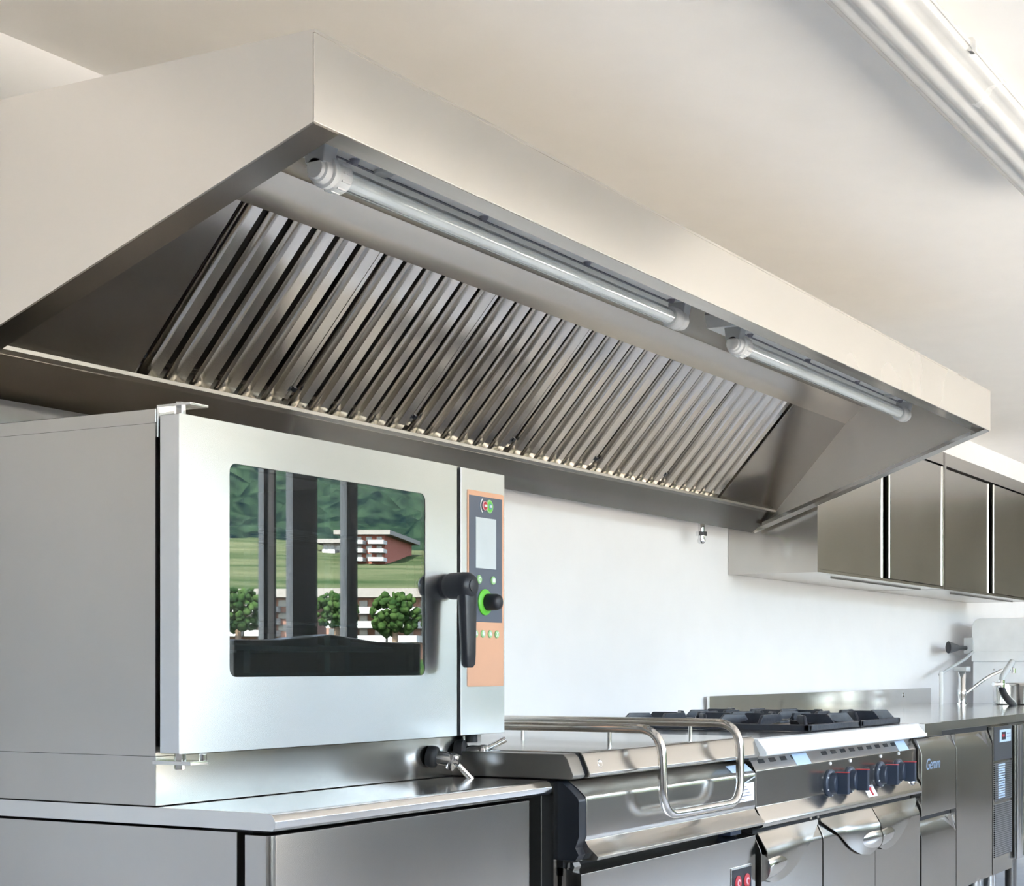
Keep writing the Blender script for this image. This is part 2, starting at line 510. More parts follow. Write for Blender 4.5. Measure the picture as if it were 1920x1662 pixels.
# tubular lamps under the hood roof
def hood_lamp(x0, x1, label):
    Y, Z = 2.19, 2.140
    o = thing('tube_lamp', label, 'lamp', ((x0 + x1) / 2, Y, 2.20), 'tube lamps inside the hood')
    MB().px([(Y - 0.095, 2.2355), (Y - 0.085, 2.190), (Y + 0.085, 2.190), (Y + 0.095, 2.2355)], x0 - 0.03, x1 + 0.03).build('base_plate', WHITEPL, o, bevel=0.003)
    MB().px([(Y + 0.010, 2.188), (Y + 0.018, 2.188), (Y + 0.018, 2.1905), (Y + 0.010, 2.1905)], x0 + 0.03, x1 - 0.03).build('plate_seam', INK, o)
    for xe, s in ((x0, 1), (x1, -1)):
        big = 0.034 if s == 1 else 0.031
        m = MB()
        m.lathe((xe, Y, Z), (s, 0, 0), [(-0.020, 0.020), (-0.018, 0.0215), (-0.012, 0.022), (-0.010, 0.027), (0.006, 0.028), (0.008, big), (0.020, big), (0.022, big * 0.93), (0.026, big * 0.93), (0.028, big), (0.060, big), (0.062, big * 0.93), (0.066, 0.026)], 28)
        cap = m.build('end_cap', WHITEPL if s == 1 else GREYPL, o)
        b = MB()
        b.poly([(xe - 0.020, Y - 0.024, Z + 0.01), (xe - 0.020, Y + 0.024, Z + 0.01), (xe - 0.020, Y + 0.03, 2.192), (xe - 0.020, Y - 0.03, 2.192)],
               [(xe + 0.014, Y - 0.024, Z + 0.01), (xe + 0.014, Y + 0.024, Z + 0.01), (xe + 0.022, Y + 0.03, 2.192), (xe + 0.022, Y - 0.03, 2.192)])
        b.build('bracket', GREYPL, o, bevel=0.003)
        if s == 1:
            r = MB()
            for k in range(12):
                a = 2 * math.pi * k / 12
                cy, cz = Y + math.cos(a) * big, Z + math.sin(a) * big
                r.box(xe + 0.03, xe + 0.056, cy - 0.002, cy + 0.002, cz - 0.002, cz + 0.002)
            r.build('grip_rib', WHITEPL, cap)
    MB().cyl((x0 + 0.05, Y, Z), (x1 - 0.05, Y, Z), 0.024, n=32).build('protective_tube', TUBEGLASS, o)
    MB().cyl((x0 + 0.06, Y, Z), (x1 - 0.06, Y, Z), 0.0185, n=24).build('lamp_tube', LAMPWHITE, o)
    MB().px([(Y - 0.014, Z + 0.0188), (Y + 0.014, Z + 0.0188), (Y + 0.010, Z + 0.021), (Y - 0.010, Z + 0.021)], x0 + 0.06, x1 - 0.06).build('reflector', SMOOTH, o)
    for k in range(4):
        xx = x0 + 0.10 + (x1 - x0 - 0.16) * k / 3
        MB().cyl((xx, Y - 0.005, 2.180), (xx, Y - 0.005, 2.191), 0.006, 0.012, 12).build('screw', INK, o)
    for xx in ((x0 + 0.19,) if x0 < 3 else (x0 + 1.36,)):
        MB().cyl((xx, Y - 0.010, 2.183), (xx, Y - 0.010, 2.191), 0.020, 0.022, 20).build('cable_grommet', GREYPL, o)
    return o
hood_lamp(2.525, 4.085, 'tube lamp with grey end caps under the hood roof, nearest the oven')
hood_lamp(4.455, 6.01, 'tube lamp under the hood roof at the end near the wall cabinets')

# ------------------------------------------------------------------ combi oven on its plinth
OX0, OX1, OY = 2.294, 3.413, 2.41
DY = 2.348
oven = thing('combi_oven', 'large stainless steel combi oven with glass door standing on the steel worktop', 'oven', (2.85, 2.75, 0.842))
b = MB()
b.box(OX0 + 0.003, OX1 - 0.003, OY, OY + 0.02, 0.947, 0.985).box(OX0 + 0.003, OX1 - 0.003, OY, OY + 0.02, 1.575, 1.60)
b.box(OX0, OX0 + 0.004, OY - 0.001, 3.08, 0.951, 1.603).box(OX1 - 0.004, OX1, OY - 0.001, 3.08, 0.951, 1.603)
b.box(OX0 + 0.003, OX1 - 0.003, 3.075, 3.079, 0.946, 1.602).box(OX0 + 0.002, OX1 - 0.002, OY + 0.001, 3.078, 0.9415, 0.9515)
b.box(OX0 + 0.003, OX0 + 0.10, OY, OY + 0.02, 0.98, 1.58).box(3.12, OX1 - 0.003, OY, OY + 0.02, 0.98, 1.58)
b.build('casing', STEEL, oven)
c = MB()
c.box(OX0 + 0.10, 3.12, 2.99, 3.0, 0.98, 1.58).box(OX0 + 0.10, OX0 + 0.11, OY + 0.02, 2.99, 0.98, 1.58)
c.box(3.11, 3.12, OY + 0.02, 2.99, 0.98, 1.58).box(OX0 + 0.10, 3.12, OY + 0.02, 2.99, 1.57, 1.58).box(OX0 + 0.10, 3.12, OY + 0.02, 2.99, 0.98, 0.99)
cav = c.build('cavity', CAVITY, oven)
f = MB()
f.lathe((2.75, 2.985, 1.28), (0, -1, 0), [(0, 0.20), (0.03, 0.20), (0.034, 0.19), (0.036, 0.02)], 40)
f.build('fan_cover', CAVITY, cav)
for xx in (2.52, 2.60, 2.86, 2.93):
    MB().box(xx, xx + 0.02, 2.47, 2.49, 0.99, 1.57).build('rack_upright', STEEL if xx in (2.52, 2.86) else CAVITY, cav)
tr = MB()
tr.px([(2.44, 1.165), (2.72, 1.20), (2.96, 1.165), (2.96, 1.155), (2.44, 1.155)], 2.44, 3.08)
tr.build('drip_hood', CAVITY, cav)
MB().box(OX0 - 0.001, OX1 + 0.001, OY - 0.002, 3.085, 1.603, 1.632).build('top_cap', STEEL, oven, bevel=0.002)
MB().box(OX0 + 0.004, 3.33, OY + 0.002, 3.05, 0.842, 0.941).build('plinth', STEEL, oven, bevel=0.001)
def rrect(x0, x1, z0, z1, r, n=6):
    pts = []
    for cx_, cz_, a in ((x1 - r, z1 - r, 0), (x0 + r, z1 - r, 90), (x0 + r, z0 + r, 180), (x1 - r, z0 + r, 270)):
        for i in range(n + 1):
            t = math.radians(a + 90 * i / n)
            pts.append((cx_ + math.cos(t) * r, cz_ + math.sin(t) * r))
    return pts
GX0, GX1, GZ0, GZ1 = 2.432, 3.079, 1.098, 1.537
# door: a frame with a rounded opening, built as one ring
def ring_plate(m, outer, inner, y0, y1):
    bm = m.bm
    n = len(outer)
    A = [[bm.verts.new((x, y, z)) for x, z in ps] for ps, y in ((outer, y0), (inner, y0), (inner, y1), (outer, y1))]
    fs = []
    for a, b_ in zip(A, A[1:] + A[:1]):
        for i in range(n):
            j = (i + 1) % n
            fs.append(bm.faces.new([a[i], a[j], b_[j], b_[i]]))
    bmesh.ops.recalc_face_normals(bm, faces=fs)
    return m
oven_door = MB()
outer = rrect(OX0 + 0.002, 3.206, 0.947, 1.619, 0.003)
inner = rrect(GX0, GX1, GZ0, GZ1, 0.018)
# door frame as four flat panels around the opening plus corner fillets, one mesh
ring_plate(oven_door, outer, inner, DY, DY + 0.05)
door_o = oven_door.build('door', DOORSTEEL, oven, loc=(2.75, DY, 1.28))
gp = MB()
gp.py(rrect(GX0 + 0.0008, GX1 - 0.0008, GZ0 + 0.0008, GZ1 - 0.0008, 0.0175), DY + 0.0015, DY + 0.006)
gp.build('door_glass', OVENGLASS, door_o)
gk = MB()
ring_plate(gk, rrect(GX0 + 0.001, GX1 - 0.001, GZ0 + 0.001, GZ1 - 0.001, 0.018), rrect(GX0 + 0.006, GX1 - 0.006, GZ0 + 0.008, GZ1 - 0.006, 0.016), DY + 0.007, DY + 0.03)
gk.build('glass_seal', RUBBER, door_o)
MB().box(OX0 + 0.012, OX0 + 0.10, DY + 0.051, OY - 0.001, 0.96, 1.60).build('door_gasket', RUBBER, oven)
MB().box(3.207, 3.221, DY + 0.012, OY - 0.001, 0.950, 1.615).build('panel_gap', DARKGAP, oven)
# handle: round shaft and a tapering blade
hd = MB()
hx = 3.172
hd.lathe((hx, DY + 0.001, 1.318), (0, -1, 0), [(0, 0.030), (0.010, 0.031), (0.011, 0.033), (0.045, 0.034), (0.062, 0.033), (0.072, 0.026), (0.075, 0.010)], 32)
rings = []
for z, wx, wy, yc in ((1.330, 0.026, 0.016, -0.052), (1.318, 0.029, 0.018, -0.052), (1.27, 0.026, 0.017, -0.053), (1.20, 0.023, 0.015, -0.055), (1.15, 0.021, 0.014, -0.056), (1.125, 0.019, 0.013, -0.056), (1.117, 0.012, 0.008, -0.056)):
    rings.append([(hx + 0.004 + math.copysign(abs(math.cos(2 * math.pi * i / 24)) ** 0.7, math.cos(2 * math.pi * i / 24)) * wx, DY + yc + math.copysign(abs(math.sin(2 * math.pi * i / 24)) ** 0.7, math.sin(2 * math.pi * i / 24)) * wy, z) for i in range(24)])
hd.loft(rings)
hobj = hd.build('handle', BLACK, door_o)
MB().lathe((hx, DY - 0.0735, 1.318), (0, -1, 0), [(0, 0.016), (0.002, 0.016), (0.003, 0.013)], 24).build('pivot_cap', BLACK, hobj)
# control column
cp = MB()
cp.box(3.2225, OX1, DY, DY + 0.05, 0.947, 1.619)
cpo = cp.build('control_panel', DOORSTEEL, oven, bevel=0.0015)
MB().py(rrect(3.249, 3.407, 1.069, 1.566, 0.005), DY - 0.001, DY + 0.001).build('copper_label', COPPER, cpo)
relabel(cpo, 'narrow brushed steel control panel')
slp = MB().py([(3.2555, 1.233), (3.399, 1.233), (3.399, 1.553), (3.2555, 1.553)], DY - 0.0016, DY).build('slate_label', SLATE, cpo)
MB().py([(3.283, 1.370), (3.371, 1.370), (3.371, 1.499), (3.283, 1.499)], DY - 0.0026, DY - 0.001).build('display', SCREEN, cpo)
y1 = DY - 0.0015
MB().py(arc_band(3.320, 1.530, y1, 0.0185, 0.0215, math.radians(120), math.radians(240)), y1 - 0.002, y1).build('printed_arc', WHITEPL, cpo)
disc(PALEGREEN, 'badge', 3.342, 1.530, y1, 0.0175, cpo)
disc(GREEN, 'badge', 3.342, 1.530, y1 - 0.002, 0.0135, cpo, 0.002)
disc(TEAL, 'badge', 3.342, 1.530, y1 - 0.003, 0.008, cpo, 0.002)
disc(PINK, 'badge', 3.319, 1.530, y1 - 0.003, 0.012, cpo, 0.002)
disc(RED, 'badge', 3.319, 1.530, y1 - 0.004, 0.010, cpo, 0.002)
for (xx, rr_) in ((3.319, 0.006), (3.342, 0.004)):
    lg = MB()
    for k in range(3):
        lg.box(xx - rr_ + k * rr_ * 0.72, xx - rr_ + k * rr_ * 0.72 + rr_ * 0.5, y1 - 0.0068, y1 - 0.005, 1.527, 1.533)
    lg.build('lettering', PAPER, cpo)
for xx in (3.296, 3.357):
    bt = disc(PALEGREEN, 'button', xx, 1.341, y1, 0.011, cpo, 0.004, 0.9)
    sy = MB()
    sy.py(arc_band(xx, 1.341, y1, 0.004, 0.006, 0.4, 5.2, sx=0.9), y1 - 0.005, y1 - 0.0035) if xx < 3.32 else sy.box(xx - 0.005, xx + 0.005, y1 - 0.005, y1 - 0.0035, 1.336, 1.346)
    sy.build('symbol', PAPER, bt)
kn = MB()
kn.lathe((3.327, y1, 1.284), (0, -1, 0), [(0, 0.022), (0.010, 0.022), (0.020, 0.0215), (0.034, 0.021), (0.042, 0.018), (0.046, 0.010), (0.0465, 0.001)], 36, 0.95)
gr = MB()
gr.lathe((3.322, y1, 1.284), (0, -1, 0), [(-0.001, 0.0335), (0.003, 0.0335), (0.006, 0.029), (0.007, 0.02)], 40, 0.9)
gro = gr.build('dial_ring', GREEN, cpo)
kn.build('dial_knob', BLACK, cpo)
for k, xx in enumerate((3.283, 3.314, 3.345, 3.375)):
    bt = disc(PALEGREEN, 'button', xx, 1.203, DY - 0.001, 0.010, cpo, 0.003, 0.9)
    sy = MB()
    yy0, yy1 = DY - 0.005, DY - 0.0035
    if k == 3:
        sy.poly([(xx - 0.005, yy0, 1.197), (xx - 0.003, yy0, 1.197), (xx + 0.005, yy0, 1.209), (xx + 0.003, yy0, 1.209)], [(xx - 0.005, yy1, 1.197), (xx - 0.003, yy1, 1.197), (xx + 0.005, yy1, 1.209), (xx + 0.003, yy1, 1.209)])
        sy.poly([(xx + 0.005, yy0, 1.197), (xx + 0.003, yy0, 1.197), (xx - 0.005, yy0, 1.209), (xx - 0.003, yy0, 1.209)], [(xx + 0.005, yy1, 1.197), (xx + 0.003, yy1, 1.197), (xx - 0.005, yy1, 1.209), (xx - 0.003, yy1, 1.209)])
    elif k == 1:
        sy.py([(xx - 0.005, 1.204), (xx, 1.197), (xx + 0.005, 1.204), (xx + 0.002, 1.204), (xx + 0.002, 1.210), (xx - 0.002, 1.210), (xx - 0.002, 1.204)], yy0, yy1)
    else:
        sy.py([(xx - 0.005, 1.199), (xx + 0.005, 1.199), (xx + 0.001, 1.209), (xx - 0.002, 1.209)], yy0, yy1)
    sy.build('symbol', PAPER, bt)
# hinges
h = MB()
h.box(OX0 + 0.002, OX0 + 0.05, OY - 0.006, OY - 0.002, 1.575, 1.637)
h.box(OX0 + 0.002, OX0 + 0.05, DY - 0.03, OY - 0.002, 1.634, 1.639)
h.cyl((OX0 + 0.025, DY + 0.02, 1.617), (OX0 + 0.025, DY + 0.02, 1.645), 0.011, n=6)
h.build('top_hinge', SMOOTH, oven, bevel=0.001)
h = MB()
h.box(OX0 + 0.002, OX0 + 0.05, DY - 0.03, OY + 0.01, 0.925, 0.933).cyl((OX0 + 0.025, DY + 0.02, 0.915), (OX0 + 0.025, DY + 0.02, 0.948), 0.012, n=6)
h.cyl((OX0 + 0.045, DY - 0.02, 0.928), (OX0 + 0.045, DY - 0.02, 0.946), 0.008, n=12).cyl((OX0 + 0.02, OY + 0.05, 0.93), (OX0 + 0.02, OY + 0.05, 0.943), 0.008, n=8)
h.build('bottom_hinge', SMOOTH, oven, bevel=0.001)
# two drain taps on the plinth
def drain_tap(x, y, z, d, big, ang):
    t = MB()
    d = Vector(d).normalized()
    p = Vector((x, y, z))
    t.lathe(p, d, [(0, 0.026 * big), (0.012, 0.028 * big), (0.022, 0.026 * big), (0.026, 0.019)], 28)
    o = t.build('drain_tap', RUBBER, oven)
    t = MB()
    t.lathe(p + d * 0.024, d, [(0, 0.017), (0.02, 0.018), (0.035, 0.016), (0.05, 0.017), (0.058, 0.014)], 24)
    t.lathe(p + d * 0.062 + Vector((0, 0, -0.012)), (0, -0.5, 1), [(-0.012, 0.012), (0, 0.015), (0.022, 0.015), (0.028, 0.010)], 20)
    t.build('tap_body', CHROME, o)
    e = p + d * 0.066
    t = MB()
    t.tube([e, e + Vector(ang) * 0.5, e + Vector(ang)], lambda q: 0.006 + 0.003 * q, n=10)
    t.build('tap_lever', CHROME, o)
drain_tap(3.175, OY + 0.003, 0.897, (0.35, -1, -0.15), 1.0, (0.035, -0.03, -0.05))
drain_tap(3.295, OY + 0.003, 0.897, (0.35, -1, 0.1), 1.25, (0.045, -0.04, 0.03))
MB().cyl((3.325, OY - 0.02, 0.925), (3.325, OY - 0.02, 0.950), 0.016).build('drain_spigot', RUBBER, oven)

def wire_shelf(z, label):
    m = MB()
    for yy in (2.46, 2.70, 2.94):
        m.tube([(2.41, yy, z), (3.10, yy, z)], 0.0035, n=8)
    for k in range(15):
        xx = 2.42 + 0.67 * k / 14
        m.tube([(xx, 2.455, z + 0.005), (xx, 2.945, z + 0.005)], 0.002, n=6)
    tag(m.build('wire_shelf', CHROME, loc=(2.75, 2.7, z)), label, 'oven shelf', 'wire shelves inside the oven')
wire_shelf(1.425, 'upper chrome wire shelf behind the oven door glass')
wire_shelf(1.215, 'lower chrome wire shelf behind the oven door glass')

# ------------------------------------------------------------------ worktop and cabinet under the oven
TX0, TX1 = 2.290, 3.25
wt = MB()
wt.px([(2.104, 0.806), (2.098, 0.812), (2.096, 0.825), (2.104, 0.837), (2.118, 0.8405), (3.12, 0.8405), (3.12, 0.806)], TX0, TX1)
tag(wt.build('worktop', SMOOTH, loc=(2.77, 2.6, 0.806), bevel=0.0012), 'steel worktop with rounded front edge under the oven', 'worktop')
cab = thing('base_cabinet', 'low stainless steel cabinet under the oven worktop, grey door in front', 'cabinet', (2.77, 2.6, 0.0))
MB().box(TX0 + 0.008, TX1 - 0.01, 2.20, 3.10, 0.12, 0.800).build('carcass', STEEL, cab, bevel=0.001)
MB().box(TX0 + 0.03, TX1 - 0.03, 2.181, 2.199, 0.13, 0.80).build('door_gasket', DARKGAP, cab)
MB().box(TX0 + 0.02, TX1 - 0.02, 2.14, 2.30, 0.800, 0.806).build('rail', DARKGAP, cab)
dp = [(TX0 + 0.008, 2.180), (TX0 + 0.008, 2.130)]
for k in range(1, 7):
    a = math.pi - (math.pi / 2) * k / 6
    dp.append((TX0 + 0.024 + math.cos(a) * 0.016, 2.130 - math.sin(a) * 0.014))
dp += [(3.180, 2.116), (3.180, 2.180)]
MB().pz(dp, 0.13, 0.796).build('door', STEEL, cab, bevel=0.0008)
for xx in (2.35, 3.19):
    for yy in (2.28, 3.04):
        MB().cyl((xx, yy, 0), (xx, yy, 0.12), 0.022).build('leg', SMOOTH, cab)

# ------------------------------------------------------------------ tilting pan
PX0, PX1, PY = 3.276, 4.310, 2.05
pan = thing('tilting_pan', 'steel tilting bratt pan with hinged lid and looped tube handle, left of the range', 'bratt pan', (3.79, 2.5, 0.0))
MB().box(PX0, PX1, PY + 0.095, 3.10, 0.12, 0.830).build('casing', TANKGLOSS, pan, bevel=0.001)
MB().box(PX0 + 0.002, PX0 + 0.02, PY + 0.060, PY + 0.095, 0.12, 0.832).build('corner_strip', STEEL, pan)
pf = [(2.105, 0.836), (2.080, 0.822), (2.060, 0.806), (2.050, 0.797), (2.047, 0.785), (2.047, 0.700), (2.051, 0.688), (2.041, 0.672), (2.020, 0.655), (2.013, 0.648), (2.017, 0.640), (2.035, 0.638), (2.143, 0.638), (2.143, 0.836)]
MB().px(pf, PX0 + 0.055, PX1 - 0.004).build('pan_front', STEEL, pan, bevel=0.0012)
pe = [(2.105, 0.836), (2.075, 0.815), (2.053, 0.795), (2.049, 0.785), (2.049, 0.700), (2.060, 0.672), (2.050, 0.655), (2.060, 0.640), (2.143, 0.640), (2.143, 0.836)]
MB().px(pe, PX0 + 0.022, PX0 + 0.055).build('pan_end', BLACK, pan, bevel=0.001)
MB().box(PX0 + 0.03, PX1 - 0.01, 2.10, 2.142, 0.600, 0.640).build('shadow_gap', DARKGAP, pan)
lf = MB().px([(2.075, 0.612), (2.047, 0.607), (2.047, 0.13), (2.143, 0.13), (2.143, 0.622), (2.105, 0.622)], PX0 + 0.03, PX1 - 0.006).build('lower_front', STEEL, pan, bevel=0.0015)
MB().cyl((PX0 + 0.04, 2.085, 0.622), (PX0 + 0.07, 2.085, 0.622), 0.012, n=6).build('pivot_bolt', CHROME, pan)
MB().box(4.16, 4.23, 2.06, 2.10, 0.618, 0.636).build('latch', NAVY, pan)
# touch panel
tpo = MB().box(4.135, 4.273, 2.0445, 2.0475, 0.30, 0.525).build('touch_panel', SMOOTH, pan)
MB().box(4.141, 4.267, 2.043, 2.045, 0.306, 0.519).build('black_face', BLACK, tpo)
for xx in (4.175, 4.235):
    z_ = 0.478
    MB().lathe((xx, 2.043, z_), (0, -1, 0), [(0, 0.022), (0.002, 0.022), (0.003, 0.020)], 28, 0.95).build('button', RED, tpo)
    sy = MB()
    sy.py(arc_band(xx, z_, 0, 0.006, 0.011, 0.3, 5.0, sx=0.9), 2.038, 2.0405)
    sy.build('symbol', PINK, tpo)
MB().lathe((4.240, 2.043, 0.415), (0, -1, 0), [(0, 0.022), (0.012, 0.020), (0.016, 0.014), (0.017, 0.002)], 28).build('knob', CHROME, tpo)
# lid
lp = [(2.042, 0.846), (2.040, 0.852), (2.060, 0.897), (2.066, 0.904), (2.076, 0.907), (3.0, 0.9075), (3.0, 0.842), (2.050, 0.842)]
lid = MB().px(lp, PX0 + 0.062, PX1 + 0.012).build('lid', STEEL, pan, bevel=0.002, loc=(3.8, 3.0, 0.87))
le = [(2.052, 0.846), (2.050, 0.852), (2.068, 0.894), (2.080, 0.904), (3.0, 0.905), (3.0, 0.842), (2.060, 0.842)]
MB().px(le, PX0 - 0.002, PX0 + 0.052).build('lid_end', TANKGLOSS, lid, bevel=0.002)
MB().px([(y + 0.006, z) for y, z in le], PX0 + 0.050, PX0 + 0.063).build('lid_gap', BLACK, lid)
MB().box(PX1 - 0.05, PX1 + 0.014, 2.048, 2.09, 0.834, 0.846).build('lid_corner', SMOOTH, lid)
MB().lathe((3.40, 2.0525, 0.875), (0, -0.93, 0.37), [(0, 0.012), (0.002, 0.012), (0.003, 0.010), (0.002, 0.008)], 24).build('rivet', SMOOTH, lid)
RX0, RX1, RZ = 3.630, 4.095, 0.955
ha = MB()
ha.tube([(RX0, 2.94, RZ), (RX0, 2.000, RZ), (RX0, 1.995, 0.726), (RX1, 1.995, 0.726), (RX1, 2.000, RZ), (RX1, 2.94, RZ)], 0.0125, 0.075, 18)
hao = ha.build('handle_rail', SMOOTH, lid)
ps = MB()
for xx, yy in ((RX0, 2.16), (RX1, 2.16), (RX0, 2.75), (RX1, 2.75)):
    q = MB()
    q.cyl((xx, yy, 0.906), (xx, yy, RZ - 0.008), 0.006, n=14)
    q.build('rail_post', SMOOTH, lid)
MB().cyl((3.36, 2.98, 0.925), (3.80, 2.98, 0.925), 0.034, n=28).build('lid_hinge', SMOOTH, lid)
for xx in (RX0, RX1):
    MB().box(xx - 0.02, xx + 0.02, 2.92, 2.99, 0.905, 0.965).build('hinge_block', DARKSTEEL, lid)
MB().cyl((PX1, 2.06, 0.836), (PX1, 2.10, 0.836), 0.004).build('lid_stop', BLACK, lid)
# stickers at the right of the pan front
st = MB()
st.poly([(4.165, 2.0795, 0.8235), (4.300, 2.0795, 0.8235), (4.300, 2.0590, 0.8070), (4.165, 2.0590, 0.8070)], [(4.165, 2.0785, 0.8225), (4.300, 2.0785, 0.8225), (4.300, 2.0585, 0.8060), (4.165, 2.0585, 0.8060)])
st.poly([(4.165, 2.0590, 0.807), (4.300, 2.0590, 0.807), (4.300, 2.0462, 0.784), (4.165, 2.0462, 0.755)], [(4.165, 2.0600, 0.806), (4.300, 2.0600, 0.806), (4.300, 2.0475, 0.784), (4.165, 2.0475, 0.755)])
st.build('blue_sticker', BLUEPAPER, pan)
s2 = MB().box(4.175, 4.292, 2.0458, 2.0472, 0.715, 0.770).build('white_sticker', PAPER, pan)
ln = MB()
for k in range(5):
    ln.box(4.20, 4.235 + 0.012 * ((k * 7) % 4), 2.0450, 2.0460, 0.722 + k * 0.009, 0.7245 + k * 0.009)
ln.build('lettering', INK, s2)

# ------------------------------------------------------------------ range cooker
RGX0, RGX1 = 4.322, 5.770
rng = thing('range_cooker', 'stainless steel gas range with dark blue knobs and three doors', 'cooker', (5.05, 2.5, 0.0))
MB().box(RGX0, RGX1, 2.12, 3.08, 0.10, 0.886).build('casing', STEEL, rng, bevel=0.001)
MB().box(RGX0, RGX1 + 0.02, 2.075, 3.08, 0.886, 0.8965).build('hob_plate', SMOOTH, rng, bevel=0.002)
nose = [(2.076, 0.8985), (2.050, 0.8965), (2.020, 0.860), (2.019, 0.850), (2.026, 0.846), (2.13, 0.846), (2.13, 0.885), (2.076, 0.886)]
MB().px(nose, RGX0 + 0.004, RGX1 + 0.03).build('front_nosing', NOSEWHITE, rng, bevel=0.001)
pp = [(2.105, 0.846), (2.081, 0.842), (2.055, 0.800), (2.055, 0.690), (2.033, 0.652), (2.029, 0.640), (2.031, 0.630), (2.041, 0.626), (2.113, 0.626), (2.113, 0.846)]
panel = MB().px(pp, RGX0 + 0.003, RGX1).build('control_panel', STEEL, rng, bevel=0.002)
# vent slots on the sloped strip
for k in range(17):
    sl = MB()
    xx = RGX0 + 0.05 + k * 0.0835
    if k in (4, 5, 15, 16):
        continue
    p0 = Vector((0, 2.0755, 0.8325))
    d = (Vector((0, 2.0550, 0.800)) - Vector((0, 2.0810, 0.842))).normalized()
    n = Vector((0, d.z, -d.y)) * 1
    if n.y > 0:
        n = -n
    A = [Vector((xx, 0, 0)) + p0 + n * 0.0009, Vector((xx + 0.045, 0, 0)) + p0 + n * 0.0009]
    A += [A[1] + d * 0.014, A[0] + d * 0.014]
    sl.poly(A, [a - n * 0.003 for a in A])
    sl.build('vent_slot', DARKGAP, panel)
for xa in (4.635, 5.585):
    p0 = Vector((0, 2.0810, 0.842))
    d = (Vector((0, 2.0550, 0.800)) - p0)
    n = Vector((0, d.z, -d.y)).normalized()
    if n.y > 0:
        n = -n
    A = [Vector((xa, 0, 0)) + p0 + d * 0.15 + n * 0.0012, Vector((xa + 0.115 - 0.01 * (xa > 5), 0, 0)) + p0 + d * 0.15 + n * 0.0012]
    A += [A[1] + d * 0.85, A[0] + d * 0.85]
    MB().poly(A, [a - n * 0.002 for a in A]).build('blue_sticker', BLUEPAPER, panel)
for xx in (4.36, 4.86):
    k_ = MB()
    d = Vector((0, -0.046, -0.0385))
    n = Vector((0, -0.0385, 0.046)).normalized()
    p0 = Vector((xx, 2.066, 0.8965))
    for j in range(3):
        A = [p0 + d * (0.25 + j * 0.16) + n * 0.001, p0 + d * (0.25 + j * 0.16) + n * 0.001 + Vector((0.02, 0, 0))]
        A += [A[1] + d * 0.1, A[0] + d * 0.1]
        k_.poly(A, [a - n * 0.002 for a in A])
    k_.build('engraved_mark', INK, rng)
# knobs
def range_knob(x):
    y, z = 2.0550, 0.725
    o = MB().lathe((x, y, z), (0, -1, 0), [(-0.001, 0.047), (0.006, 0.047), (0.010, 0.042), (0.011, 0.02)], 36).build('knob_bezel', NAVY, rng)
    m = MB()
    m.lathe((x, y - 0.010, z), (0, -1, 0), [(0, 0.036), (0.020, 0.034), (0.024, 0.030), (0.025, 0.01)], 32)
    gp_ = [(x - 0.013, y - 0.030), (x + 0.013, y - 0.030), (x + 0.009, y - 0.070), (x - 0.009, y - 0.070)]
    m.pz(gp_, z - 0.036, z + 0.036)
    m.build('knob', NAVY, o, bevel=0.0015)
    MB().box(x - 0.0095, x + 0.0095, y - 0.0705, y - 0.024, z + 0.036, z + 0.0385).build('pointer', RED, o)
    mk = MB()
    for a in (60, 120, 180, 240, 300):
        cx_, cz_ = x + math.sin(math.radians(-a)) * 0.041, z + math.cos(math.radians(a)) * 0.041
        mk.lathe((cx_, y - 0.008, cz_), (0, -1, 0), [(0, 0.003), (0.004, 0.003), (0.0045, 0.002)], 10)
    mk.build('printed_mark', WHITEPL, o)
    MB().lathe((x + 0.004, y, z + 0.066), (0, -1, 0), [(0, 0.006), (0.003, 0.006), (0.005, 0.003)], 14).build('indicator', WHITEPL, panel)
for xx in (4.906, 5.087, 5.383, 5.571):
    range_knob(xx)
bs = MB()
d = (Vector((0, 2.0330, 0.652)) - Vector((0, 2.0550, 0.690)))
n = Vector((0, d.z, -d.y)).normalized()
if n.y > 0:
    n = -n
def on_lip(x, t, h=0.0012):
    return Vector((x, 2.0550, 0.690)) + d * t + n * h
A = [on_lip(5.215, -0.10), on_lip(5.305, -0.10), on_lip(5.305, 0.95), on_lip(5.215, 0.95)]
bsk = bs.poly(A, [a - n * 0.004 for a in A]).build('white_badge', PAPER, panel)
ti = MB()
A = [on_lip(5.245, 0.15, 0.003), on_lip(5.277, 0.15, 0.003), on_lip(5.267, 0.40, 0.003), on_lip(5.269, 0.85, 0.003), on_lip(5.257, 0.85, 0.003), on_lip(5.255, 0.40, 0.003)]
ti.poly(A, [a - n * 0.002 for a in A])
ti.build('red_emblem', RED, bsk)
ti = MB()
for k in range(4):
    A = [on_lip(5.222 + k * 0.021, 0.02, 0.0025), on_lip(5.236 + k * 0.021, 0.02, 0.0025), on_lip(5.236 + k * 0.021, 0.12, 0.0025), on_lip(5.222 + k * 0.021, 0.12, 0.0025)]
    ti.poly(A, [a - n * 0.002 for a in A])
ti.build('lettering', INK, bsk)
bu = MB()
bu.lathe(on_lip(5.70, 0.3), n, [(0, 0.017), (0.006, 0.016), (0.010, 0.008), (0.0105, 0.001)], 20)
bu.build('igniter', CHROME, panel)
MB().box(RGX0 + 0.02, RGX1 - 0.01, 2.0750, 2.1140, 0.60, 0.626).build('shadow_gap', DARKGAP, rng)
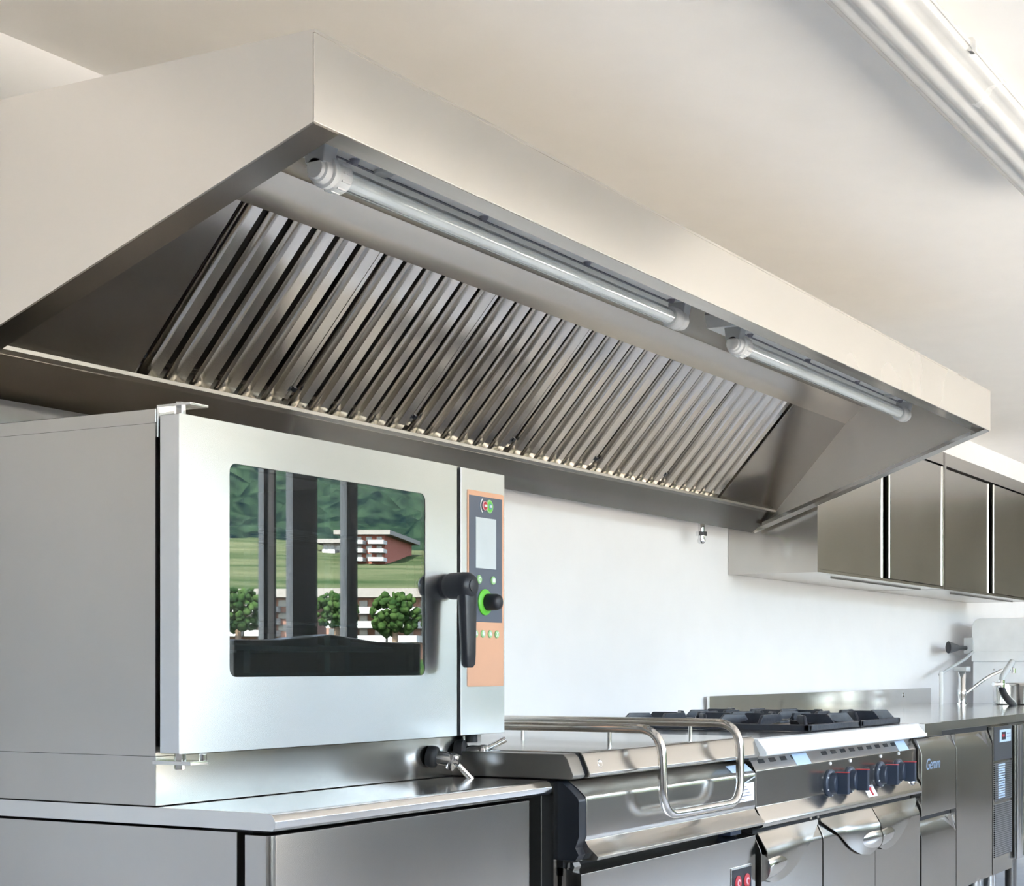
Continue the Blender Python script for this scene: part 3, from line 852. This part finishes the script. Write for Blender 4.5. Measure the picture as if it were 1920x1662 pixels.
# doors with pressed grip handles
def range_door(x0, x1, kind):
    prof_ = [(2.085, 0.612), (2.063, 0.606), (2.041, 0.560), (2.037, 0.545), (2.037, 0.13), (2.085, 0.13)]
    o = MB().px(prof_, x0 + 0.003, x1 - 0.003).build('door', STEEL, rng, bevel=0.0015, loc=((x0 + x1) / 2, 2.0, 0.12))
    w = x1 - x0
    # folded lip plate that sweeps down from the upper corner to the grip
    s = 1 if kind == 'left' else -1          # side on which the grip sits
    xe = x0 + 0.004 if s == 1 else x1 - 0.004
    def X(t):
        return xe + s * t * w
    out = []
    for t, zt in ((0.0, 0.470), (0.15, 0.452), (0.34, 0.462), (0.52, 0.492), (0.72, 0.545), (0.97, 0.602)):
        out.append((t, zt))
    m = MB()
    A, B = [], []
    ts = [i / 18 * 0.97 for i in range(19)]
    def zb(t):
        for (t0, z0), (t1, z1) in zip(out, out[1:]):
            if t <= t1:
                return z0 + (z1 - z0) * (t - t0) / (t1 - t0)
        return out[-1][1]
    # lip: top edge close to the door, lower edge standing proud
    rows = 10
    bm = m.bm
    gridv = []
    for t in ts:
        r = []
        bulge = max(0.0, 1 - t / 0.62) ** 0.8
        for k in range(rows + 1):
            q = k / rows
            zt = 0.611
            z = zt + (zb(t) - zt) * q
            base_y = 2.059 - (0.611 - max(z, 0.555)) * 0.42
            y = base_y - 0.004 - 0.018 * bulge * math.sin(math.pi * min(1, q * 0.85 + 0.08)) * q ** 0.5
            r.append(bm.verts.new((X(t), y, z)))
        gridv.append(r)
    fs = []
    for a_, b_ in zip(gridv, gridv[1:]):
        for k in range(rows):
            fs.append(bm.faces.new([a_[k], a_[k + 1], b_[k + 1], b_[k]]))
    bmesh.ops.recalc_face_normals(bm, faces=fs)
    bmesh.ops.solidify(bm, geom=fs, thickness=0.003)
    h = m.build('handle', STEEL, o, smooth=40)
    # pressed oval grip
    g = MB()
    rings = []
    zc, hw, hh = 0.505, 0.40 * w, 0.042
    NN = 14
    for i in range(NN + 1):
        q = i / NN
        rad = math.cos(q * math.pi / 2)
        yy = 2.040 - 0.032 * math.sin(q * math.pi / 2)
        ring = []
        for j in range(25):
            a = -math.pi / 2 + math.pi * j / 24
            ring.append((xe + s * max(0.0, math.cos(a)) ** 0.8 * hw * rad, yy, zc + math.sin(a) * hh * rad + 0.10 * max(0, math.cos(a)) * hh))
        rings.append(ring)
    g.loft(rings)
    g.build('grip', SMOOTH, h, smooth=60)
    return o
dw = (RGX1 - RGX0 - 0.006) / 3
range_door(RGX0 + 0.002, RGX0 + dw, 'left')
range_door(RGX0 + dw + 0.006, RGX0 + 2 * dw + 0.004, 'right')
range_door(RGX0 + 2 * dw + 0.004, RGX1, 'left')
for xx in (RGX0 + dw - 0.03, RGX0 + dw + 0.03):
    MB().cyl((xx, 2.07, 0.612), (xx, 2.07, 0.626), 0.008, n=8).build('door_hinge', CHROME, rng)
for xx in (RGX0 + 0.08, RGX1 - 0.08):
    for yy in (2.15, 3.0):
        MB().cyl((xx, yy, 0), (xx, yy, 0.10), 0.025).build('leg', SMOOTH, rng)
# burners
BUR = [(5.14, 2.36), (5.62, 2.36), (5.14, 2.74), (5.62, 2.74)]
for bx, by in BUR:
    q = MB()
    q.lathe((bx, by, 0.8965), (0, 0, 1), [(0, 0.075), (0.006, 0.073), (0.008, 0.05), (0.018, 0.048), (0.022, 0.042)], 32)
    bo = q.build('burner', DARKSTEEL, rng)
    q = MB()
    q.lathe((bx, by, 0.9180), (0, 0, 1), [(0, 0.046), (0.008, 0.046), (0.012, 0.040), (0.013, 0.002)], 32)
    q.build('burner_cap', CAST, bo)
    MB().cyl((bx + 0.065, by - 0.02, 0.897), (bx + 0.065, by - 0.02, 0.932), 0.005, n=10).build('igniter', CHROME, bo)
# pan supports
def pan_support(x0, x1, y0, y1, label):
    o = thing('pan_support', label, 'pan support', ((x0 + x1) / 2, (y0 + y1) / 2, 0.8975), 'cast iron pan supports on the range')
    m = MB()
    z0, z1 = 0.898, 0.920
    m.box(x0, x1, y0, y0 + 0.024, z0, z1).box(x0, x1, y1 - 0.024, y1, z0, z1)
    m.box(x0, x0 + 0.024, y0, y1, z0, z1).box(x1 - 0.024, x1, y0, y1, z0, z1)
    ym = (y0 + y1) / 2
    m.box(x0, x1, ym - 0.012, ym + 0.012, z0, z1)
    m.build('rim', CAST, o, bevel=0.004)
    xm = (x0 + x1) / 2
    for yc in ((y0 + ym) / 2, (y1 + ym) / 2):
        hh = (ym - y0) / 2
        for dx, dy, reach, L in ((1, 0, 0.05, (x1 - x0) / 2), (-1, 0, 0.05, (x1 - x0) / 2), (0, 1, 0.05, hh), (0, -1, 0.05, hh)):
            px_, py_ = -dy, dx
            def pt(t, s_, z):
                return (xm + dx * t + px_ * s_, yc + dy * t + py_ * s_, z)
            pr = [(L - 0.006, z0 + 0.004), (L - 0.006, z1 + 0.002), (L - 0.032, 0.951), (reach + 0.012, 0.951), (reach, 0.936), (reach + 0.006, 0.925), (L - 0.05, 0.912)]
            MB().poly([pt(t, -0.0065, z) for t, z in pr], [pt(t, 0.0065, z) for t, z in pr]).build('prong', CAST, o, bevel=0.002, seg=1)
        # corner lugs
        for sx_ in (-1, 1):
            for sy_ in (-1, 1):
                cxx, cyy = xm + sx_ * ((x1 - x0) / 2 - 0.02), yc + sy_ * (hh - 0.02)
                ex, ey = xm + sx_ * 0.075, yc + sy_ * 0.065
                dv = Vector((ex - cxx, ey - cyy, 0)).normalized()
                nv = Vector((-dv.y, dv.x, 0)) * 0.006
                L2 = math.hypot(ex - cxx, ey - cyy)
                pr = [(0, z0 + 0.004), (0, z1), (0.03, 0.951), (L2 * 0.62, 0.951), (L2 * 0.7, 0.930), (0.05, 0.912)]
                MB().poly([Vector((cxx, cyy, z)) + dv * t - nv for t, z in pr], [Vector((cxx, cyy, z)) + dv * t + nv for t, z in pr]).build('prong', CAST, o, bevel=0.002, seg=1)
pan_support(4.905, 5.378, 2.130, 2.90, 'wide black cast iron pan support on the range, on the tilting pan side')
pan_support(5.386, 5.800, 2.130, 2.90, 'black cast iron pan support on the range, on the sink side')

# ------------------------------------------------------------------ counter with upstand, refrigerated drawers
wk = MB()
wk.box(RGX1 + 0.03, 7.115, 2.045, 3.12, 0.860, 0.897).box(7.115, 9.20, 2.045, 3.12, 0.860, 0.897)
wk.box(6.09, 9.03, 3.118, 3.132, 0.896, 0.990)
wk.box(RGX1 + 0.012, 5.985, 2.022, 2.046, 0.846, 0.8975)
ctop = tag(wk.build('worktop', SMOOTH, loc=(7.5, 2.6, 0.86), bevel=0.0015), 'long steel worktop with raised back edge, right of the range', 'worktop')
q = MB()
for xx, zz in ((8.55, 0.955),):
    q.lathe((xx, 3.1175, zz), (0, -1, 0), [(0, 0.014), (0.003, 0.013), (0.005, 0.005)], 16)
q.build('rivet', CHROME, ctop)
cu = thing('refrigerated_counter', 'stainless steel refrigerated counter with drawers, door and vent panel beside the range', 'refrigerated counter', (6.4, 2.5, 0.0))
MB().box(RGX1 + 0.012, 7.035, 2.075, 3.08, 0.19, 0.856).build('carcass', STEEL, cu, bevel=0.001)
def front(x0, x1, z0, z1, name, nick=True):
    # front with a slanted grip edge along the top
    pr = [(2.072, z0), (2.038, z0), (2.036, z0 + 0.002), (2.036, z1 - 0.060), (2.058, z1 - 0.004), (2.060, z1), (2.072, z1)]
    return MB().px(pr, x0, x1).build(name, STEEL, cu, bevel=0.001)
front(5.785, 6.205, 0.535, 0.838, 'drawer')
front(5.785, 6.205, 0.195, 0.515, 'drawer')
front(6.218, 6.712, 0.195, 0.838, 'door')
MB().box(6.209, 6.214, 2.040, 2.075, 0.195, 0.845).build('mullion', SMOOTH, cu)
MB().box(5.785, 6.715, 2.060, 2.0745, 0.838, 0.858).build('gasket', DARKGAP, cu)
MB().box(5.785, 6.205, 2.060, 2.0745, 0.515, 0.535).build('gasket', DARKGAP, cu)
for xx, z in ((6.60, 0.775), (6.14, 0.450)):
    a = MB()
    a.poly([(xx, 2.035, z + 0.060), (xx + 0.010, 2.035, z + 0.060), (xx + 0.062, 2.035, z - 0.005), (xx + 0.052, 2.035, z - 0.005)],
           [(xx, 2.050, z + 0.060), (xx + 0.010, 2.050, z + 0.060), (xx + 0.062, 2.050, z - 0.005), (xx + 0.052, 2.050, z - 0.005)])
    a.build('grip_edge', SMOOTH, cu)
vp = MB().box(6.725, 7.030, 2.036, 2.074, 0.195, 0.852).build('vent_panel', STEEL, cu, bevel=0.001)
MB().box(6.740, 7.020, 2.0340, 2.0362, 0.700, 0.850).build('control_strip', FRAME, vp)
MB().box(6.745, 7.015, 2.0335, 2.0365, 0.520, 0.690).build('louvre_grille', PERF, vp)
MB().box(6.745, 7.015, 2.0335, 2.0365, 0.270, 0.505).build('perforated_grille', PERF, vp)
lv = MB()
for k in range(14):
    lv.box(6.80, 6.90, 2.0315, 2.034, 0.53 + k * 0.0112, 0.537 + k * 0.0112)
lv.build('louvres', BLUEPAPER, vp)
th = MB().box(6.82, 6.99, 2.031, 2.035, 0.780, 0.835).build('thermostat', BLUEPAPER, vp)
MB().box(6.845, 6.905, 2.0295, 2.0315, 0.790, 0.825).build('display', BLACK, th)
MB().box(6.850, 6.885, 2.029, 2.030, 0.803, 0.815).build('red_digits', RED, th)
tl = MB()
for k in range(2):
    tl.box(6.925, 6.98, 2.0298, 2.0312, 0.800 + k * 0.014, 0.804 + k * 0.014)
tl.build('lettering', INK, th)
for xx in (5.9, 6.76, 6.98):
    for yy in (2.13, 2.98):
        q = MB()
        q.lathe((xx, yy, 0), (0, 0, 1), [(0, 0.030), (0.05, 0.030), (0.052, 0.024), (0.10, 0.024), (0.102, 0.028), (0.192, 0.028)], 24)
        q.build('leg', SMOOTH, cu)
# pale blue maker's script on the top drawer
txt = bpy.data.curves.new('script', 'FONT')
txt.body = 'Gemm'
txt.size = 0.062
txt.extrude = 0.0006
txt.shear = 0.3
to = bpy.data.objects.new('lettering', txt)
col.objects.link(to)
deps = bpy.context.evaluated_depsgraph_get()
me = bpy.data.meshes.new_from_object(to.evaluated_get(deps))
bpy.data.objects.remove(to)
to = bpy.data.objects.new('lettering', me)
me.materials.clear()
me.materials.append(BLUEINK)
col.objects.link(to)
to.parent = cu
to.rotation_euler = (math.pi / 2, 0, 0)
to.location = Vector((5.83, 2.0355, 0.715)) - cu.location
# neighbouring unit with a full height rounded pull
nu = thing('undercounter_refrigerator', 'dark fronted steel undercounter unit with tall silver pull at the picture edge', 'refrigerator', (7.6, 2.5, 0.0))
MB().box(7.05, 8.2, 2.06, 3.05, 0.22, 0.856).build('carcass', TANKGLOSS, nu, bevel=0.001)
MB().box(7.052, 7.18, 2.028, 2.058, 0.235, 0.850).build('door', STEEL, nu, bevel=0.003)
pl = MB()
for k, (xx, r) in enumerate(((7.058, 0.010), (7.084, 0.013), (7.110, 0.010))):
    pl.cyl((xx, 2.018, 0.235), (xx, 2.018, 0.850), r, n=20)
pl.build('pull', CHROME, nu)
MB().box(7.19, 8.19, 2.035, 2.058, 0.235, 0.850).build('side_door', TANKGLOSS, nu, bevel=0.001)
for xx in (7.33, 8.1):
    for yy in (2.13, 2.98):
        MB().cyl((xx, yy, 0), (xx, yy, 0.22), 0.028).build('leg', DARKSTEEL, nu)

# ------------------------------------------------------------------ wall cabinets
def wall_cabinet(x0, x1, label, full):
    y0, y1, z0, z1 = 2.712, YW - 0.003, 1.534, 2.272
    o = thing('wall_cabinet', label, 'wall cabinet', ((x0 + x1) / 2, 2.93, z0), 'steel wall cabinets')
    m = MB()
    m.box(x0, x0 + 0.022, y0, y1, z0, z1).box(x1 - 0.022, x1, y0, y1, z0, z1)
    m.box(x0 + 0.001, x1 - 0.001, y0 + 0.001, y1 - 0.001, z0 + 0.001, z0 + 0.014).box(x0 + 0.001, x1 - 0.001, y0 + 0.001, y1 - 0.001, z1 - 0.07, z1 - 0.001).box(x0 + 0.001, x1 - 0.001, y1 - 0.004, y1 - 0.001, z0 + 0.001, z1 - 0.001)
    m.build('carcass', STEEL, o)
    MB().box(x0 + 0.022, x1 - 0.022, y0 + 0.045, y0 + 0.05, z0 + 0.014, z1 - 0.07).build('shadow_gap', DARKGAP, o)
    xm = (x0 + x1) / 2
    for a, b_, yy in ((x0 + 0.026, xm - 0.018, y0 + 0.020), (xm + 0.030, x1 - 0.026, y0 + 0.006)):
        d_ = MB().box(a, b_, yy, yy + 0.015, z0 + 0.018, z1 - 0.078).build('sliding_door', STEEL, o, bevel=0.001)
        for xe_ in (a + 0.008, b_ - 0.008):
            e = MB()
            e.cyl((xe_, yy + 0.002, z0 + 0.018), (xe_, yy + 0.002, z1 - 0.078), 0.008, n=20)
            e.build('door_edge', SMOOTH, d_)
    t_ = MB().box(x0 + 0.4, x1 - 0.1, y0 + 0.1, y0 + 0.106, z0 - 0.006, z0).build('under_trim', DARKSTEEL, o)
    return o
wall_cabinet(6.335, 8.075, 'steel wall cabinet with two sliding doors, partly behind the hood end', True)
wall_cabinet(8.080, 9.82, 'steel wall cabinet with two sliding doors beside the far end, cut by the picture edge', True)

# ------------------------------------------------------------------ sink tap, dishwasher, spray
tapx, tapy = 8.83, 2.86
tp = thing('mixer_tap', 'chrome mixer tap with long swivel spout on the worktop', 'tap', (tapx, tapy, 0.897))
q = MB()
q.lathe((tapx, tapy, 0.897), (0, 0, 1), [(0, 0.030), (0.008, 0.030), (0.010, 0.022), (0.05, 0.022), (0.055, 0.026), (0.085, 0.026), (0.09, 0.021), (0.19, 0.021), (0.195, 0.016)], 24)
q.build('tap_body', CHROME, tp)
q = MB()
q.tube([(tapx + 0.02, tapy - 0.02, 0.965), (tapx + 0.10, tapy - 0.12, 1.055), (tapx + 0.16, tapy - 0.20, 1.100), (tapx + 0.20, tapy - 0.25, 1.105)], 0.010, 0.05, 12)
sp = q.build('spout', CHROME, tp)
MB().cyl((tapx + 0.20, tapy - 0.25, 1.108), (tapx + 0.20, tapy - 0.25, 1.080), 0.016).build('aerator', CHROME, sp)
MB().box(tapx - 0.055, tapx + 0.03, tapy - 0.045, tapy + 0.035, 1.090, 1.118).build('lever_cap', GREYPL, tp, bevel=0.006)
tag(MB().cyl((8.72, 2.95, 0.898), (8.72, 2.95, 1.09), 0.012).build('riser_pipe', WHITEPL, loc=(8.72, 2.95, 0.898)), 'thin white upright pipe behind the mixer tap', 'pipe')
# hood dishwasher
DX0, DX1, DYB, DYF = 9.46, 10.15, 3.00, 2.30
dw_ = thing('hood_dishwasher', 'pale steel hood dishwasher with rounded top behind the sink end', 'dishwasher', (9.8, 2.65, 0.0))
hp = []
for k in range(0, 9):
    a = math.pi / 2 * k / 8
    hp.append((DYB - 0.06 + math.cos(a) * 0.06, 1.36 + math.sin(a) * 0.06))
for k in range(0, 9):
    a = math.pi / 2 + math.pi / 2 * k / 8
    hp.append((DYF + 0.30 + math.cos(a) * 0.30, 1.20 + math.sin(a) * 0.22))
hp += [(DYF, 1.165), (DYB, 1.165)]
MB().px(hp, DX0, DX1).build('wash_hood', DISH, dw_, bevel=0.004)
MB().box(DX0 - 0.006, DX1 + 0.006, DYF, DYB, 1.150, 1.215).build('hood_rim', DISH, dw_, bevel=0.003)
body = MB().box(DX0 + 0.01, DX1 - 0.01, DYF + 0.02, DYB - 0.005, 0.10, 1.150).build('tank', DISH, dw_, bevel=0.003)
q = MB()
for yy in (2.60, 2.86):
    for zz in (0.95, 1.02, 1.10):
        q.lathe((DX0 + 0.010, yy, zz), (-1, 0, 0), [(0, 0.006), (0.003, 0.005), (0.004, 0.002)], 10)
q.build('rivet', SMOOTH, body)
q = MB()
q.tube([(DX0 - 0.03, DYB - 0.02, 1.215), (DX0 - 0.05, DYB + 0.02, 1.17), (DX0 - 0.50, DYB + 0.04, 1.07)], 0.010, 0.02, 10)
q.build('lift_arm', GREYPL, dw_)
q = MB()
q.loft([[(DX0 - 0.012 - t, DYB + 0.03 + cy * r * 0.5, 1.235 + cz * r) for cy, cz in [(math.cos(2 * math.pi * i / 16), math.sin(2 * math.pi * i / 16)) for i in range(16)]] for t, r in ((0.0, 0.012), (0.14, 0.014), (0.20, 0.022), (0.34, 0.036), (0.36, 0.037))])
q.build('lift_handle', BLACK, dw_)
MB().box(DX0 - 0.01, DX0 + 0.02, DYB - 0.01, DYB + 0.05, 1.20, 1.30).build('handle_mount', GREYPL, dw_, bevel=0.003)
for yy in (2.36, 2.94):
    MB().cyl((DX0 + 0.08, yy, 0), (DX0 + 0.08, yy, 0.10), 0.02).build('leg', SMOOTH, dw_)
    MB().cyl((DX1 - 0.08, yy, 0), (DX1 - 0.08, yy, 0.10), 0.02).build('leg', SMOOTH, dw_)
# spray arm and pot at the edge of the picture
sb = thing('spray_arm', 'dark curved spray arm with chrome joint standing on the worktop', 'spray arm', (8.55, 2.50, 0.897))
q = MB()
q.tube([(8.66, 2.50, 0.898), (8.50, 2.50, 0.95), (8.42, 2.50, 1.00), (8.42, 2.50, 1.035)], lambda t: 0.022 - 0.006 * t, 0.05, 14)
q.build('lower_hose', BLACK, sb)
q = MB()
q.tube([(8.42, 2.50, 1.03), (8.43, 2.50, 1.06), (8.56, 2.48, 1.145)], lambda t: 0.014 + 0.004 * t, 0.03, 12)
q.build('upper_grip', GREYPL, sb)
q = MB()
q.cyl((8.33, 2.52, 1.022), (8.43, 2.49, 1.022), 0.011).cyl((8.42, 2.50, 1.005), (8.42, 2.50, 1.045), 0.019)
q.build('joint', CHROME, sb)
bw = thing('steel_pot', 'round stainless steel pot with rolled rim on the worktop, cut by the picture edge', 'pot', (9.0, 2.55, 0.897))
q = MB()
q.lathe((9.0, 2.55, 0.898), (0, 0, 1), [(0, 0.150), (0.006, 0.165), (0.114, 0.168), (0.1145, 0.160), (0.012, 0.158), (0.01, 0.02)], 40)
q.build('pot_body', SMOOTH, bw)
q = MB()
q.lathe((9.0, 2.55, 1.008), (0, 0, 1), [(0, 0.166), (0.002, 0.176), (0.012, 0.177), (0.016, 0.172), (0.014, 0.162)], 40)
q.build('rim', SMOOTH, bw)

# ------------------------------------------------------------------ ceiling light
CX0, CX1, CY0, CY1 = 2.25, 4.70, 1.105, 1.300
cl = thing('ceiling_light', 'long white twin tube ceiling light with clear cover', 'ceiling light', ((CX0 + CX1) / 2, 1.2, ZC - 0.1))
MB().px([(CY0 + 0.03, ZC - 0.001), (CY0 + 0.01, ZC - 0.045), (CY1 - 0.01, ZC - 0.045), (CY1 - 0.03, ZC - 0.001)], CX0, CX1).build('housing', DIFF, cl, bevel=0.004)
MB().px([(CY0 - 0.004, ZC - 0.040), (CY0 - 0.004, ZC - 0.052), (CY1 + 0.004, ZC - 0.052), (CY1 + 0.004, ZC - 0.040)], CX0 - 0.004, CX1 + 0.004).build('rim', DIFF, cl, bevel=0.002)
dc = []
for k in range(25):
    t = k / 24
    y = CY0 + (CY1 - CY0) * t
    z = ZC - 0.055 - 0.045 * (1 - abs(2 * t - 1) ** 3.0) - 0.006 * math.cos(t * math.pi * 8)
    dc.append((y, z))
MB().px([(CY0, ZC - 0.052)] + dc + [(CY1, ZC - 0.052)], CX0 + 0.004, CX1 - 0.004).build('diffuser', DIFF, cl, smooth=70)
for k in range(5):
    xx = CX0 + 0.25 + k * 0.48
    for yy, s in ((CY0 - 0.004, -1),):
        q = MB()
        q.box(xx, xx + 0.022, yy - 0.006, yy + 0.006, ZC - 0.066, ZC - 0.034)
        q.build('clip', CHROME if s < 0 else WHITEPL, cl, bevel=0.001)

# ------------------------------------------------------------------ outside: terrace, valley side, houses, trees
VY = 4.696            # where the camera's mirror image in the oven glass stands
def ray(px, py):
    x = (px - 1400) / 2943.0
    C, S = math.cos(THETA), math.sin(THETA)
    return Vector((C + x * S, -(S - x * C), (1250 - py) / 2943.0))
def out_pt(px, py, t):
    d = ray(px, py)
    return Vector((0, VY, CAM_Z)) + d * t
struct(MB().box(-60, 90, -26, YF - 0.06, -0.4, -0.15).build('terrace', TERRACE))
GRASS = mat('meadow_grass', (0.010, 0.027, 0.006), 0.9, var=0.4, scale=(0.3, 0.3, 0.3), color2=(0.030, 0.042, 0.014), spec=0.0)
VINE = mat('terraced_vineyard', (0.010, 0.022, 0.008), 0.9, scale=(0.05, 0.05, 2.2), color2=(0.060, 0.062, 0.034), spec=0.0)
FOREST = mat('forest_leaves', (0.0008, 0.0034, 0.0048), 0.9, scale=(0.5, 0.5, 0.5), color2=(0.014, 0.025, 0.014), bump=0.6, spec=0.0)
LEAF = mat('bush_leaves', (0.005, 0.013, 0.004), 0.8, scale=(3, 3, 3), color2=(0.024, 0.042, 0.012), spec=0.0)
STUCCO = mat('pink_stucco', (0.17, 0.095, 0.072), 0.8, var=0.05, spec=0.0)
STUCCO2 = mat('red_brick_stucco', (0.16, 0.06, 0.045), 0.8, var=0.08, spec=0.0)
ROOF = mat('grey_roof_tiles', (0.12, 0.11, 0.10), 0.8, spec=0.0)
BALC = mat('white_balcony', (0.22, 0.21, 0.20), 0.7, spec=0.0)
SHUT = mat('dark_window_glass', (0.02, 0.024, 0.028), 0.2)
BARK = mat('tree_bark', (0.10, 0.07, 0.05), 0.9, spec=0.0)

UD = Vector((0.785, -0.675, 0)).normalized()
UP_ = Vector((0.675, 0.785, 0)).normalized()
def hill_mesh(name, d0, d1, z0, z1, w, nd, nw, amp, freq, m, extra=0.0, curve=1.0, kind=None, tilt=0.0):
    bm = bmesh.new()
    O = Vector((0, VY, 0))
    rows = []
    for i in range(nd + 1):
        t = i / nd
        dd = d0 + (d1 - d0) * t
        r = []
        for j in range(nw + 1):
            s = (j / nw - 0.5)
            p = O + UD * dd + UP_ * (s * w)
            z = z0 + (z1 - z0) * t ** curve
            z += amp * noise.fractal(Vector((p.x * freq, p.y * freq, 0.3)), 1.0, 2.0, 4) * (0.25 + t)
            z += tilt * s * t
            if extra:
                z += extra * (noise.noise(Vector((p.x * 0.16, p.y * 0.16, 1.7))) + 0.6 * noise.noise(Vector((p.x * 0.38, p.y * 0.38, 4.1))))
            r.append(bm.verts.new((p.x, p.y, z)))
        rows.append(r)
    for a, b in zip(rows, rows[1:]):
        for j in range(nw):
            bm.faces.new([a[j], a[j + 1], b[j + 1], b[j]])
    me = bpy.data.meshes.new(name)
    bm.to_mesh(me)
    bm.free()
    me.materials.append(m)
    for p in me.polygons:
        p.use_smooth = True
    o = bpy.data.objects.new(name, me)
    col.objects.link(o)
    if kind:
        o['kind'] = kind
    return o
hill_mesh('meadow_ground', 26, 70, -0.3, 1.8, 150, 30, 60, 0.5, 0.05, GRASS, kind='structure')
hill_mesh('vineyard_slope', 68, 150, 1.6, 12.5, 240, 60, 100, 1.0, 0.03, VINE, kind='structure')
fo = hill_mesh('forest_slope', 146, 420, 11.2, 58.0, 360, 240, 320, 6.0, 0.012, FOREST, extra=3.4, curve=0.92, tilt=-22)
tag(fo, 'dense green forest covering the hillside mirrored in the oven glass', 'forest', kind='stuff')

def house(px0, px1, pyb, pyt, t, depth, floors, m, label, cols, flat=True):
    a, b = out_pt(px0, pyb, t), out_pt(px1, pyb, t)
    zt = out_pt(px0, pyt, t).z
    z0 = a.z - 2.5
    ux = Vector((b.x - a.x, b.y - a.y, 0))
    w = ux.length
    ux.normalize()
    uy = Vector((-ux.y, ux.x, 0))
    if uy.dot(UD) < 0:
        uy = -uy
    o = thing('apartment_house', label, 'house', ((a.x + b.x) / 2, (a.y + b.y) / 2, z0))
    def bx(mb, x0, x1, y0, y1, za, zb):
        base = [(x0, y0), (x1, y0), (x1, y1), (x0, y1)]
        P = [Vector((a.x, a.y, 0)) + ux * x + uy * y for x, y in base]
        mb.poly([p + Vector((0, 0, za)) for p in P], [p + Vector((0, 0, zb)) for p in P])
        return mb
    bx(MB(), 0, w, 0, depth, z0, zt).build('wall', m, o)
    bx(MB(), -0.6, w + 0.6, -0.9, depth + 0.6, zt, zt + 0.35).build('roof', ROOF, o)
    fh = (zt - a.z) / floors
    for f_ in range(floors):
        for c in range(cols):
            x0 = w * (c + 0.2) / cols
            x1 = w * (c + 0.72) / cols
            zz = a.z + fh * f_
            wi = bx(MB(), x0, x1, -0.05, 0.05, zz + fh * 0.28, zz + fh * 0.82).build('window', SHUT, o)
            if c % 2 == 1:
                bx(MB(), x0 - 0.4, x1 + 0.4, -1.3, 0.0, zz - 0.1, zz + fh * 0.30).build('balcony', BALC, o)
    return o
house(612, 812, 1201, 1122, 62, 10, 3, STUCCO, 'pink three storey apartment house mirrored at the right of the oven glass', 7)
house(405, 545, 1190, 1122, 66, 10, 3, STUCCO, 'pink apartment house mirrored at the left of the oven glass', 5)
house(645, 722, 1052, 1004, 126, 10, 3, STUCCO2, 'red house with white balconies high on the mirrored hillside', 4)
house(606, 642, 1056, 1020, 134, 6, 2, BALC, 'small white house beside the red house on the mirrored hillside', 3)

def tree(px, pyb, r, t, label, hgt=0.0):
    p = out_pt(px, pyb, t)
    o = thing('garden_tree', label, 'tree', (p.x, p.y, p.z - 1.2), 'garden trees before the houses')
    bm = bmesh.new()
    rnd = random.Random(int(px * 7 + pyb))
    for k in range(200):
        v = Vector((rnd.uniform(-1, 1), rnd.uniform(-1, 1), rnd.uniform(-0.9, 1.0)))
        if v.length > 1:
            v.normalize()
        c = p + Vector((0, 0, r * 1.1 + hgt)) + v * r * 0.85
        mtx = Matrix.Translation(c) @ Matrix.Diagonal((*(r * rnd.uniform(0.09, 0.17),) * 3, 1))
        bmesh.ops.create_icosphere(bm, subdivisions=1, radius=1.0, matrix=mtx)
    for v in bm.verts:
        v.co += Vector((noise.noise(v.co * 2.3), noise.noise(v.co * 2.3 + Vector((5, 1, 2))), noise.noise(v.co * 2.3 + Vector((1, 8, 3))))) * r * 0.10
    m = MB()
    m.bm.free()
    m.bm = bm
    m.build('crown', LEAF, o, smooth=180)
    MB().cyl((p.x, p.y, p.z - 1.2), (p.x, p.y, p.z + r + hgt), 0.12, 0.08, 10).build('trunk', BARK, o)
tree(741, 1206, 0.82, 50, 'round leafy tree mirrored in front of the pink house in the oven glass')
tree(632, 1192, 0.75, 52, 'smaller leafy tree mirrored near the middle of the oven glass')
tree(447, 1200, 0.85, 50, 'leafy tree mirrored at the left edge of the oven glass')
tree(818, 1206, 0.5, 50, 'leafy tree mirrored beside the oven door handle')
